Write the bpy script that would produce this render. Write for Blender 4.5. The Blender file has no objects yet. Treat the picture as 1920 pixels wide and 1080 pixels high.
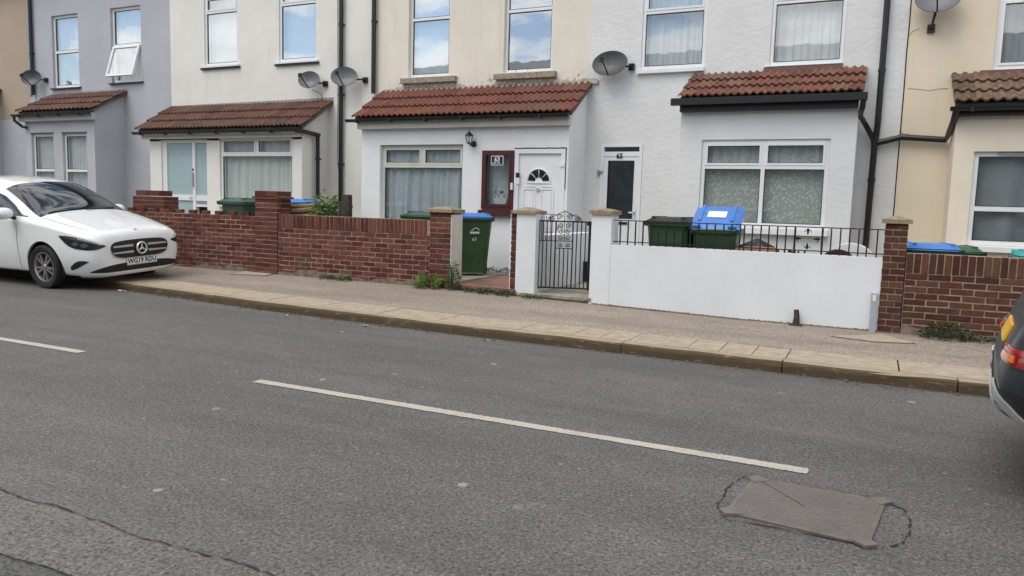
import bpy, bmesh, math, random
from mathutils import Vector, Matrix
from mathutils.bvhtree import BVHTree
random.seed(7)
S = bpy.context.scene
COL = S.collection
R = math.radians
# ------------------------------------------------------------------ camera
FPX = 1420.0
YAW, PITCH, ROLL = R(25.35), R(6.23), R(-1.65)
CAM = Vector((0.0, 0.0, 1.41))
fwd = Vector((-math.sin(YAW)*math.cos(PITCH), math.cos(YAW)*math.cos(PITCH), -math.sin(PITCH)))
rgt = Vector((math.cos(YAW), math.sin(YAW), 0))
dwn = -rgt.cross(fwd)
r2 = rgt*math.cos(ROLL) + dwn*math.sin(ROLL)
d2 = -rgt*math.sin(ROLL) + dwn*math.cos(ROLL)
cd = bpy.data.cameras.new('camera'); cam = bpy.data.objects.new('camera', cd); COL.objects.link(cam)
m = Matrix((r2, -d2, -fwd)).transposed().to_4x4(); m.translation = CAM
cam.matrix_world = m
cd.sensor_width = 36; cd.lens = 36*FPX/1920; cd.clip_start = .05; cd.clip_end = 2000
S.camera = cam
# ------------------------------------------------------------------ light
SUN_EL, SUN_AZ = R(57), R(205)         # azimuth measured from +Y clockwise
W = bpy.data.worlds.new('World'); S.world = W; W.use_nodes = True
nt = W.node_tree; nt.nodes.clear()
wo = nt.nodes.new('ShaderNodeOutputWorld'); bg = nt.nodes.new('ShaderNodeBackground')
sky = nt.nodes.new('ShaderNodeTexSky'); sky.sky_type = 'NISHITA'; sky.sun_disc = False
sky.sun_elevation = SUN_EL; sky.sun_rotation = SUN_AZ; sky.air_density = 1.0; sky.dust_density = 1.0
tc = nt.nodes.new('ShaderNodeTexCoord'); mp = nt.nodes.new('ShaderNodeMapping'); mp.inputs['Scale'].default_value = (1.0, 1.0, 2.6)
nz = nt.nodes.new('ShaderNodeTexNoise'); nz.inputs['Scale'].default_value = 6.5; nz.inputs['Detail'].default_value = 10; nz.inputs['Roughness'].default_value = .58
rp = nt.nodes.new('ShaderNodeValToRGB'); rp.color_ramp.elements[0].position = .43; rp.color_ramp.elements[1].position = .55
rp2 = nt.nodes.new('ShaderNodeValToRGB'); rp2.color_ramp.elements[0].position = .45; rp2.color_ramp.elements[1].position = .75
rp2.color_ramp.elements[0].color = (11.2, 11.1, 10.8, 1); rp2.color_ramp.elements[1].color = (7.0, 7.0, 6.9, 1)
mx = nt.nodes.new('ShaderNodeMix'); mx.data_type = 'RGBA'
nt.links.new(tc.outputs['Generated'], mp.inputs[0]); nt.links.new(mp.outputs[0], nz.inputs[0])
nt.links.new(nz.outputs[0], rp.inputs[0]); nt.links.new(nz.outputs[0], rp2.inputs[0])
nt.links.new(rp.outputs[0], mx.inputs[0]); nt.links.new(sky.outputs[0], mx.inputs[6]); nt.links.new(rp2.outputs[0], mx.inputs[7])
nt.links.new(mx.outputs[2], bg.inputs[0]); bg.inputs[1].default_value = 0.11
nt.links.new(bg.outputs[0], wo.inputs[0])
sl = bpy.data.lights.new('sun', 'SUN'); so = bpy.data.objects.new('sun', sl); COL.objects.link(so)
sl.energy = 1.1; sl.angle = R(38); sl.color = (1, .96, .9)
sd = Vector((math.sin(SUN_AZ)*math.cos(SUN_EL), math.cos(SUN_AZ)*math.cos(SUN_EL), math.sin(SUN_EL)))
so.rotation_euler = sd.to_track_quat('Z', 'Y').to_euler()
vs = S.view_settings; vs.view_transform = 'Standard'; vs.look = 'None'; vs.gamma = 1; vs.use_curve_mapping = False
vs.exposure = 0.6
S.render.engine = 'CYCLES'; S.render.resolution_x = 1024; S.render.resolution_y = 576

# ------------------------------------------------------------------ pixel helpers (1920 x 1080 photograph, planes of known depth)
def ray(x, y): return r2*((x-960)/FPX) + d2*((y-540)/FPX) + fwd
def atY(x, y, Y): d = ray(x, y); return CAM + d*(Y/d.y)
def atZ(x, y, Z): d = ray(x, y); return CAM + d*((Z-CAM.z)/d.z)
def rect(Y, xl, xr, yt, yb):
    xm, ym = (xl+xr)/2, (yt+yb)/2
    return atY(xl, ym, Y).x, atY(xr, ym, Y).x, atY(xm, yb, Y).z, atY(xm, yt, Y).z
# ------------------------------------------------------------------ materials
def newmat(name):
    m = bpy.data.materials.new(name); m.use_nodes = True
    n = m.node_tree.nodes; n.clear()
    o = n.new('ShaderNodeOutputMaterial'); p = n.new('ShaderNodeBsdfPrincipled')
    m.node_tree.links.new(p.outputs[0], o.inputs[0])
    return m, n, m.node_tree.links, p, o
def coords(n, l, sc=(1, 1, 1), obj=False):
    mp = n.new('ShaderNodeMapping'); mp.inputs['Scale'].default_value = sc
    if obj:
        t = n.new('ShaderNodeTexCoord'); l.new(t.outputs['Object'], mp.inputs[0])
    else:
        g = n.new('ShaderNodeNewGeometry'); l.new(g.outputs['Position'], mp.inputs[0])
    return mp.outputs[0]
def noise(n, l, vec, scale, detail=4, rough=.55, out=0):
    t = n.new('ShaderNodeTexNoise'); t.inputs['Scale'].default_value = scale; t.inputs['Detail'].default_value = detail; t.inputs['Roughness'].default_value = rough
    l.new(vec, t.inputs['Vector']); return t.outputs[out]
def ramp(n, l, fac, p0, p1, c0=(0, 0, 0, 1), c1=(1, 1, 1, 1)):
    r = n.new('ShaderNodeValToRGB'); e = r.color_ramp.elements
    e[0].position = p0; e[1].position = p1; e[0].color = tuple(c0)+((1,) if len(c0) == 3 else ()); e[1].color = tuple(c1)+((1,) if len(c1) == 3 else ())
    l.new(fac, r.inputs[0]); return r.outputs[0]
def mix(n, l, fac, a, b, mode='MIX'):
    x = n.new('ShaderNodeMix'); x.data_type = 'RGBA'; x.blend_type = mode
    for v, i in ((fac, 0), (a, 6), (b, 7)):
        if hasattr(v, 'links') or hasattr(v, 'is_linked'): l.new(v, x.inputs[i])
        elif i == 0: x.inputs[0].default_value = v
        else: x.inputs[i].default_value = tuple(v)+((1,) if len(v) == 3 else ())
    return x.outputs[2]
def math_(n, l, op, a, b):
    x = n.new('ShaderNodeMath'); x.operation = op
    for i, v in enumerate((a, b)):
        if hasattr(v, 'is_linked'): l.new(v, x.inputs[i])
        else: x.inputs[i].default_value = v
    return x.outputs[0]
def bump(n, l, p, h, strength=.3, dist=.01, prev=None):
    b = n.new('ShaderNodeBump'); b.inputs['Strength'].default_value = strength; b.inputs['Distance'].default_value = dist
    l.new(h, b.inputs['Height'])
    if prev is not None: l.new(prev, b.inputs['Normal'])
    l.new(b.outputs[0], p.inputs['Normal']); return b.outputs[0]
def k(c, f): return tuple(min(1, v*f) for v in c)
def plain(name, col, rough=.5, metal=0, var=.12, nscale=6, bumpk=0, coat=0, obj=True, spec=.5):
    m, n, l, p, o = newmat(name)
    v = coords(n, l, obj=obj)
    f = noise(n, l, v, nscale, 5)
    c = mix(n, l, ramp(n, l, f, .3, .7), k(col, 1-var), k(col, 1+var)); l.new(c, p.inputs['Base Color'])
    p.inputs['Roughness'].default_value = rough; p.inputs['Metallic'].default_value = metal
    p.inputs['Specular IOR Level'].default_value = spec
    if coat: p.inputs['Coat Weight'].default_value = coat; p.inputs['Coat Roughness'].default_value = .03
    if bumpk: bump(n, l, p, noise(n, l, v, nscale*14, 4), bumpk, .004)
    return m
def stucco(name, col, bscale=60, bstr=.35, bdist=.006, grime=(.30, .26, .20), gk=.25, coarse=0):
    m, n, l, p, o = newmat(name)
    v = coords(n, l)
    big = noise(n, l, v, 1.1, 5, .6)
    c = mix(n, l, ramp(n, l, big, .3, .7), k(col, .93), k(col, 1.05))
    st = noise(n, l, coords(n, l, (3.2, 3.2, .28)), 2.2, 6, .65)
    pat = noise(n, l, v, .7, 3)
    gf = math_(n, l, 'MULTIPLY', ramp(n, l, st, .52, .80), ramp(n, l, pat, .38, .66))
    gf = math_(n, l, 'MULTIPLY', gf, gk*1.1)
    c = mix(n, l, gf, c, grime)
    sp = noise(n, l, v, 26, 3, .7)
    c = mix(n, l, math_(n, l, 'MULTIPLY', ramp(n, l, sp, .66, .74), gk*.9), c, k(grime, .8))
    l.new(c, p.inputs['Base Color']); p.inputs['Roughness'].default_value = .85; p.inputs['Specular IOR Level'].default_value = .25
    h = noise(n, l, v, bscale, 4, .6)
    b = bump(n, l, p, h, bstr, bdist)
    if coarse:
        w = noise(n, l, coords(n, l, (1, 1, 1.5)), 9, 5, .62)
        bump(n, l, p, w, coarse, .03, b)
    return m
def brickmat(name, c0, c1, c2):
    m, n, l, p, o = newmat(name)
    oi = n.new('ShaderNodeObjectInfo'); v = coords(n, l)
    r = n.new('ShaderNodeValToRGB'); e = r.color_ramp.elements; e[0].color = (*c0, 1); e[1].color = (*c2, 1)
    x = e.new(.55); x.color = (*c1, 1); l.new(oi.outputs['Random'], r.inputs[0])
    f = noise(n, l, v, 35, 5, .65); c = mix(n, l, ramp(n, l, f, .35, .7), r.outputs[0], (.6, .6, .6), 'MULTIPLY')
    g = noise(n, l, v, 3.2, 5, .6); c = mix(n, l, math_(n, l, 'MULTIPLY', ramp(n, l, g, .52, .75), .55), c, (.10, .085, .06))
    w = noise(n, l, v, 14, 4, .7); c = mix(n, l, math_(n, l, 'MULTIPLY', ramp(n, l, w, .62, .78), .35), c, (.42, .36, .30))
    l.new(c, p.inputs['Base Color']); p.inputs['Roughness'].default_value = .9; p.inputs['Specular IOR Level'].default_value = .2
    bump(n, l, p, noise(n, l, v, 120, 4, .7), .6, .004)
    return m
def tilemat(name, c0, c1, moss, mk):
    m, n, l, p, o = newmat(name)
    oi = n.new('ShaderNodeObjectInfo'); v = coords(n, l)
    c = mix(n, l, oi.outputs['Random'], c0, c1)
    wn_ = n.new('ShaderNodeTexWhiteNoise'); wn_.noise_dimensions = '1D'; l.new(oi.outputs['Random'], wn_.inputs['W'])
    c = mix(n, l, math_(n, l, 'MULTIPLY', ramp(n, l, wn_.outputs[0], .55, .95), mk*.75), c, moss)
    f = noise(n, l, v, 16, 6, .7); c = mix(n, l, math_(n, l, 'MULTIPLY', ramp(n, l, f, .46, .62), mk), c, moss)
    s = noise(n, l, v, 70, 3, .6); c = mix(n, l, math_(n, l, 'MULTIPLY', ramp(n, l, s, .64, .72), mk*.7), c, (.42, .38, .32))
    d = noise(n, l, v, 5, 4, .6); c = mix(n, l, math_(n, l, 'MULTIPLY', ramp(n, l, d, .5, .7), .5), c, k(c0, .45))
    l.new(c, p.inputs['Base Color']); p.inputs['Roughness'].default_value = .8; p.inputs['Specular IOR Level'].default_value = .3
    bump(n, l, p, noise(n, l, v, 90, 4), .5, .004)
    return m
def glassmat(name, base=.1, tint=(.965, .975, .972), kf=1.6):
    m, n, l, p, o = newmat(name); n.remove(p)
    t = n.new('ShaderNodeBsdfTransparent'); t.inputs[0].default_value = (*tint, 1)
    g = n.new('ShaderNodeBsdfGlossy'); g.inputs['Roughness'].default_value = .015; g.inputs['Color'].default_value = (.95, .97, 1, 1)
    wv = noise(n, l, coords(n, l), 1.7, 2); b = n.new('ShaderNodeBump'); b.inputs['Strength'].default_value = .05; b.inputs['Distance'].default_value = .02
    l.new(wv, b.inputs['Height']); l.new(b.outputs[0], g.inputs['Normal'])
    ge = n.new('ShaderNodeNewGeometry'); dt = n.new('ShaderNodeVectorMath'); dt.operation = 'DOT_PRODUCT'
    l.new(ge.outputs['Incoming'], dt.inputs[0]); l.new(ge.outputs['Normal'], dt.inputs[1])
    om = math_(n, l, 'SUBTRACT', 1.0, math_(n, l, 'ABSOLUTE', dt.outputs['Value'], 0))
    sch = math_(n, l, 'ADD', math_(n, l, 'MULTIPLY', math_(n, l, 'POWER', om, 5), .96), .04)
    f = math_(n, l, 'ADD', math_(n, l, 'MULTIPLY', sch, kf), base)
    x = n.new('ShaderNodeMixShader'); l.new(f, x.inputs[0]); l.new(t.outputs[0], x.inputs[1]); l.new(g.outputs[0], x.inputs[2])
    l.new(x.outputs[0], o.inputs[0]); return m
def clothmat(name, col, pat=0, pc=(.2, .24, .22), transl=.08):
    m, n, l, p, o = newmat(name); v = coords(n, l)
    c = mix(n, l, ramp(n, l, noise(n, l, v, 3, 3), .3, .7), k(col, .9), col)
    if pat:
        vo = n.new('ShaderNodeTexVoronoi'); vo.inputs['Scale'].default_value = pat; l.new(v, vo.inputs['Vector'])
        q = math_(n, l, 'ADD', ramp(n, l, vo.outputs[0], .2, .55), math_(n, l, 'MULTIPLY', noise(n, l, v, pat*1.3, 4, .7), .4))
        c = mix(n, l, ramp(n, l, q, .35, .95), c, pc)
    l.new(c, p.inputs['Base Color']); p.inputs['Roughness'].default_value = .9; p.inputs['Specular IOR Level'].default_value = .1
    tr = n.new('ShaderNodeBsdfTranslucent'); l.new(c, tr.inputs[0]); x = n.new('ShaderNodeMixShader'); x.inputs[0].default_value = transl
    l.new(p.outputs[0], x.inputs[1]); l.new(tr.outputs[0], x.inputs[2]); l.new(x.outputs[0], o.inputs[0]); return m
def asphalt(name, c0, c1, spot=.75, agg=1.0):
    m, n, l, p, o = newmat(name); v = coords(n, l)
    big = noise(n, l, coords(n, l, (.35, 1.2, 1)), 1.0, 6, .6)
    c = mix(n, l, ramp(n, l, big, .28, .72), k(c0, .84), k(c1, 1.06))
    trk = noise(n, l, coords(n, l, (.05, 1.9, 1)), 1.0, 4, .6); c = mix(n, l, math_(n, l, 'MULTIPLY', ramp(n, l, trk, .48, .66), .35), c, k(c0, .60))
    pal = noise(n, l, coords(n, l, (.25, .9, 1)), 1.7, 5, .65); c = mix(n, l, math_(n, l, 'MULTIPLY', ramp(n, l, pal, .55, .75), .4), c, k(c1, 1.28))
    med = noise(n, l, coords(n, l, (.8, 1.3, 1)), 3.5, 6, .7); c = mix(n, l, math_(n, l, 'MULTIPLY', ramp(n, l, med, .45, .72), .45), c, k(c0, .62))
    f = noise(n, l, v, 55, 7, .85); c = mix(n, l, ramp(n, l, f, .40, .53), k(c0, .20), c)
    f3 = noise(n, l, v, 24, 5, .8); c = mix(n, l, math_(n, l, 'MULTIPLY', ramp(n, l, f3, .50, .70), .35), c, k(c0, .45))
    a = n.new('ShaderNodeTexVoronoi'); a.inputs['Scale'].default_value = 105; l.new(v, a.inputs['Vector'])
    hsv = n.new('ShaderNodeSeparateColor'); l.new(a.outputs['Color'], hsv.inputs[0])
    c = mix(n, l, math_(n, l, 'MULTIPLY', ramp(n, l, hsv.outputs[0], .80, .99), .32*agg), c, k(c1, 2.1))
    # trodden chewing gum and pale specks
    s = n.new('ShaderNodeTexVoronoi'); s.inputs['Scale'].default_value = 2.4; s.inputs['Randomness'].default_value = 1; l.new(v, s.inputs['Vector'])
    s2 = n.new('ShaderNodeSeparateColor'); l.new(s.outputs['Color'], s2.inputs[0])
    wob = math_(n, l, 'ADD', s.outputs['Distance'], math_(n, l, 'MULTIPLY', noise(n, l, v, 30, 2), .05))
    r = ramp(n, l, wob, .085, .10, (1, 1, 1), (0, 0, 0))
    c = mix(n, l, math_(n, l, 'MULTIPLY', math_(n, l, 'MULTIPLY', r, ramp(n, l, s2.outputs[0], .55, .75)), spot), c, (.34, .33, .31))
    t = n.new('ShaderNodeTexVoronoi'); t.inputs['Scale'].default_value = 5.5; l.new(coords(n, l, (1, 1, 1)), t.inputs['Vector'])
    t2 = n.new('ShaderNodeSeparateColor'); l.new(t.outputs['Color'], t2.inputs[0])
    wb = math_(n, l, 'ADD', t.outputs['Distance'], math_(n, l, 'MULTIPLY', noise(n, l, v, 45, 3), .10))
    c = mix(n, l, math_(n, l, 'MULTIPLY', math_(n, l, 'MULTIPLY', ramp(n, l, wb, .10, .135, (1, 1, 1), (0, 0, 0)), ramp(n, l, t2.outputs[1], .52, .8)), spot*.9), c, (.32, .305, .28))
    l.new(c, p.inputs['Base Color']); p.inputs['Roughness'].default_value = .82; p.inputs['Specular IOR Level'].default_value = .35
    bump(n, l, p, noise(n, l, v, 85, 4, .75), .55, .006)
    return m
M = {}
M['wall57'] = stucco('brown_pebbledash', (.43, .34, .26), 120, .6, .01, gk=.3)
M['wall59'] = stucco('grey_lilac_render', (.44, .45, .485), 80, .2, .004, (.25, .24, .25), .12)
M['wall61'] = stucco('offwhite_render', (.75, .73, .68), 70, .25, .005, (.36, .32, .26), .22)
M['wall63'] = stucco('cream_render', (.74, .69, .60), 70, .25, .005, (.40, .33, .25), .38)
M['bay63'] = stucco('fresh_white_paint', (.78, .79, .80), 60, .12, .003, (.45, .44, .42), .10)
M['wall65'] = stucco('white_textured_render', (.71, .71, .705), 55, .3, .006, (.42, .41, .39), .10, coarse=.36)
M['bay65'] = stucco('white_bay_render', (.71, .71, .705), 45, .3, .006, (.42, .41, .39), .08, coarse=.3)
M['wall67'] = stucco('beige_render', (.74, .645, .50), 70, .22, .005, (.42, .32, .22), .15)
M['bay67'] = stucco('pale_beige_render', (.78, .69, .56), 70, .22, .005, (.42, .32, .22), .12)
M['gardenwhite'] = stucco('smooth_white_masonry_paint', (.72, .745, .76), 40, .08, .003, (.48, .46, .42), .08)
M['lead'] = plain('grey_lead_flashing', (.30, .30, .32), .6, 0, .2, 4)
M['mortarstrip'] = plain('weathered_cement_fillet', (.34, .31, .26), .9, 0, .35, 18, .5)
M['stonesill'] = plain('lichened_stone_sill', (.30, .26, .20), .9, 0, .45, 22, .6)
M['brownsill'] = plain('brown_painted_sill', (.16, .085, .065), .5, 0, .15, 8)
M['darksill'] = plain('black_sill', (.03, .03, .033), .5, 0, .2, 8)
M['upvc'] = plain('white_upvc', (.76, .77, .775), .35, 0, .04, 3, spec=.4)
M['upvc_cream'] = plain('cream_upvc', (.66, .65, .58), .4, 0, .06, 3)
M['gasket'] = plain('black_gasket', (.02, .02, .02), .6)
M['darkwood'] = plain('dark_red_wood_upvc', (.075, .018, .018), .35, 0, .25, 10)
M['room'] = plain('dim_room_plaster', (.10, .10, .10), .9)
M['glass'] = glassmat('window_glass', .06)
M['glass_up'] = glassmat('sky_facing_window_glass', .24, (.93, .95, .96))
M['glass_dark'] = glassmat('dark_door_glass', .14, (.6, .66, .68))
M['frost'] = plain('frosted_teal_glass', (.36, .48, .49), .25, 0, .06, 2, spec=.6)
M['net'] = clothmat('white_net_curtain', (.80, .82, .82))
M['netblue'] = clothmat('blueish_curtain', (.62, .69, .72))
M['curt61'] = clothmat('pale_green_white_curtain', (.84, .88, .84))
M['blind'] = clothmat('pale_blue_blind', (.78, .86, .90))
M['lace'] = clothmat('flower_lace_film', (.82, .83, .80), 24, (.50, .53, .49))
M['greydrape'] = clothmat('grey_drape', (.34, .36, .38))
M['black'] = plain('black_plastic', (.012, .012, .013), .38, 0, .2, 6)
M['iron'] = plain('black_wrought_iron', (.012, .012, .013), .5, .2, .3, 30, .3)
M['steel'] = plain('galvanised_steel', (.35, .36, .37), .45, .6, .15, 8)
M['dish'] = plain('grey_dish_paint', (.13, .14, .15), .45, .1, .1, 5)
M['dishdark'] = plain('dark_grey_dish_paint', (.06, .065, .07), .45, .1, .1, 5)
M['fascia'] = plain('cream_fascia_board', (.60, .58, .52), .5, 0, .08, 5)
M['tile61'] = tilemat('brown_weathered_tile', (.09, .042, .032), (.15, .064, .045), (.15, .11, .07), .45)
M['tile63'] = tilemat('red_clay_tile', (.125, .040, .030), (.20, .064, .046), (.15, .095, .065), .55)
M['tile65'] = tilemat('mottled_red_tile', (.105, .034, .026), (.20, .065, .045), (.24, .17, .105), .58)
M['tile67'] = tilemat('brown_mottled_tile', (.085, .045, .033), (.15, .082, .055), (.25, .185, .12), .62)
M['slate'] = plain('dark_roof_slate', (.10, .095, .10), .7, 0, .3, 3, .3)
M['brickA'] = brickmat('old_red_brick', (.085, .030, .024), (.14, .049, .036), (.195, .075, .052))
M['brickB'] = brickmat('brown_red_brick', (.075, .030, .022), (.115, .044, .030), (.155, .068, .045))
M['mortarA'] = plain('pink_grey_mortar', (.34, .22, .17), .95, 0, .35, 20, .6)
M['mortarB'] = plain('sandy_mortar', (.31, .24, .17), .95, 0, .3, 20, .6)
M['capstone'] = plain('weathered_concrete_cap', (.27, .21, .14), .9, 0, .35, 16, .6)
M['footing'] = plain('stained_cement_footing', (.16, .13, .095), .95, 0, .45, 9, .7)
M['asphalt'] = asphalt('worn_asphalt', (.136, .130, .122), (.166, .159, .149))
M['asphalt2'] = asphalt('paler_asphalt_strip', (.16, .15, .137), (.19, .178, .162), .3)
M['asphalt3'] = asphalt('dark_asphalt_patch', (.105, .102, .098), (.125, .121, .116), .3)
M['tarmac'] = asphalt('pinkish_footway_tarmac', (.34, .282, .225), (.42, .35, .282), .3, .4)
M['kerb'] = plain('concrete_kerb', (.33, .28, .215), .9, 0, .22, 7, .5, obj=False)
M['flag'] = plain('concrete_flag', (.36, .298, .22), .9, 0, .2, 9, .5, obj=False)
M['crack'] = plain('dirt_in_cracks', (.022, .02, .017), .95)
def paintmat():
    m, n, l, p, o = newmat('worn_road_paint'); v = coords(n, l)
    f = noise(n, l, v, 60, 5, .7); g = noise(n, l, v, 3, 3)
    q = math_(n, l, 'ADD', f, math_(n, l, 'MULTIPLY', g, .35))
    c = mix(n, l, ramp(n, l, q, .42, .66), (.16, .152, .135), (.44, .415, .345)); l.new(c, p.inputs['Base Color'])
    p.inputs['Roughness'].default_value = .7; bump(n, l, p, f, .4, .004); return m
M['paint'] = paintmat()
M['castiron'] = plain('worn_cast_iron', (.15, .128, .118), .6, .1, .2, 10, .0, obj=False)
M['concrete'] = plain('yard_concrete', (.30, .27, .22), .9, 0, .3, 3, .5, obj=False)
M['redtile'] = plain('worn_red_painted_floor', (.22, .115, .08), .8, 0, .45, 3.5, .4, obj=False)
M['rededge'] = plain('red_painted_step_edge', (.25, .10, .085), .75, 0, .35, 12, .4, obj=False)
M['earth'] = plain('bare_earth', (.13, .105, .075), .95, 0, .4, 4, .6, obj=False)
M['bingreen'] = plain('dark_green_bin_plastic', (.028, .068, .026), .42, 0, .2, 4)
M['binlidgreen'] = plain('faded_green_bin_lid', (.045, .095, .065), .45, 0, .2, 4)
M['binlidblack'] = plain('black_bin_lid', (.018, .018, .018), .45, 0, .2, 5)
M['binblue'] = plain('blue_bin_lid', (.065, .20, .55), .38, 0, .12, 4)
M['rubber'] = plain('black_rubber', (.012, .012, .012), .75)
M['whitepaper'] = plain('white_sticker', (.75, .76, .76), .5, 0, .03)
M['bag'] = plain('black_bin_bag', (.010, .010, .011), .5, 0, .3, 10)
M['cardboard'] = plain('brown_cardboard', (.36, .20, .12), .8, 0, .2, 6)
M['wood'] = plain('dark_rotten_wood', (.05, .036, .026), .9, 0, .5, 14, .7)
M['log'] = plain('pale_brown_branch', (.22, .16, .10), .9, 0, .35, 10, .6)
M['rust'] = plain('rusty_iron', (.07, .045, .032), .9, .1, .5, 16, .7)
M['galv'] = plain('grey_painted_conduit', (.40, .42, .46), .45, .1, .08, 4)
M['leaf'] = plain('green_leaf', (.085, .14, .035), .5, 0, .45, 25)
M['leafpale'] = plain('pale_green_leaf', (.17, .26, .06), .5, 0, .4, 25)
M['leafdark'] = plain('dark_weed_leaf', (.05, .075, .025), .6, 0, .5, 25)
M['stem'] = plain('brown_stem', (.07, .055, .03), .8)
M['carwhite'] = plain('white_car_paint', (.78, .79, .78), .28, 0, .01, 1, coat=1)
M['carglass'] = plain('dark_car_glass', (.012, .014, .018), .03, 0, .2, 2, spec=.9)
M['carblack'] = plain('gloss_black_trim', (.012, .012, .012), .35)
M['carmat'] = plain('matt_black_trim', (.014, .014, .014), .7)
M['chrome'] = plain('satin_chrome', (.66, .67, .68), .3, .55, .03)
M['alloy'] = plain('alloy_wheel', (.42, .40, .40), .32, .85, .06)
M['plate_w'] = plain('white_number_plate', (.70, .71, .70), .4, 0, .02)
M['plate_y'] = plain('yellow_number_plate', (.75, .42, .02), .4, 0, .02)
M['suv'] = plain('dark_blue_grey_car_paint', (.018, .026, .034), .45, .1, .1, 1, coat=.25)
M['suvglass'] = plain('greenish_rear_glass', (.03, .045, .045), .04, 0, .1, 2, spec=.9)
M['lens'] = plain('clear_headlamp_lens', (.10, .11, .12), .06, .3, .2, 12, spec=.9)
M['red'] = plain('red_lamp_lens', (.30, .008, .010), .12, 0, .6, 9, coat=1)
M['amber'] = plain('amber_lamp_lens', (.70, .16, .02), .15, 0, .1, 14, coat=1)
M['darkred'] = plain('dark_red_plastic', (.06, .012, .014), .3, 0, .1)
M['whiteplastic'] = plain('white_plastic', (.72, .73, .74), .35, 0, .04)
M['teal'] = plain('teal_plastic', (.04, .36, .36), .4)
M['corr'] = plain('grey_corrugated_sheet', (.13, .14, .15), .6, .1, .15, 2)
M['brickfar'] = plain('grey_cladding', (.17, .18, .185), .9, 0, .2, 2)
M['chalk'] = plain('white_chalk_paint', (.36, .335, .31), .9, 0, .25, 40)
M['paperwhite'] = plain('litter_paper', (.6, .58, .55), .8)
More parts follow.
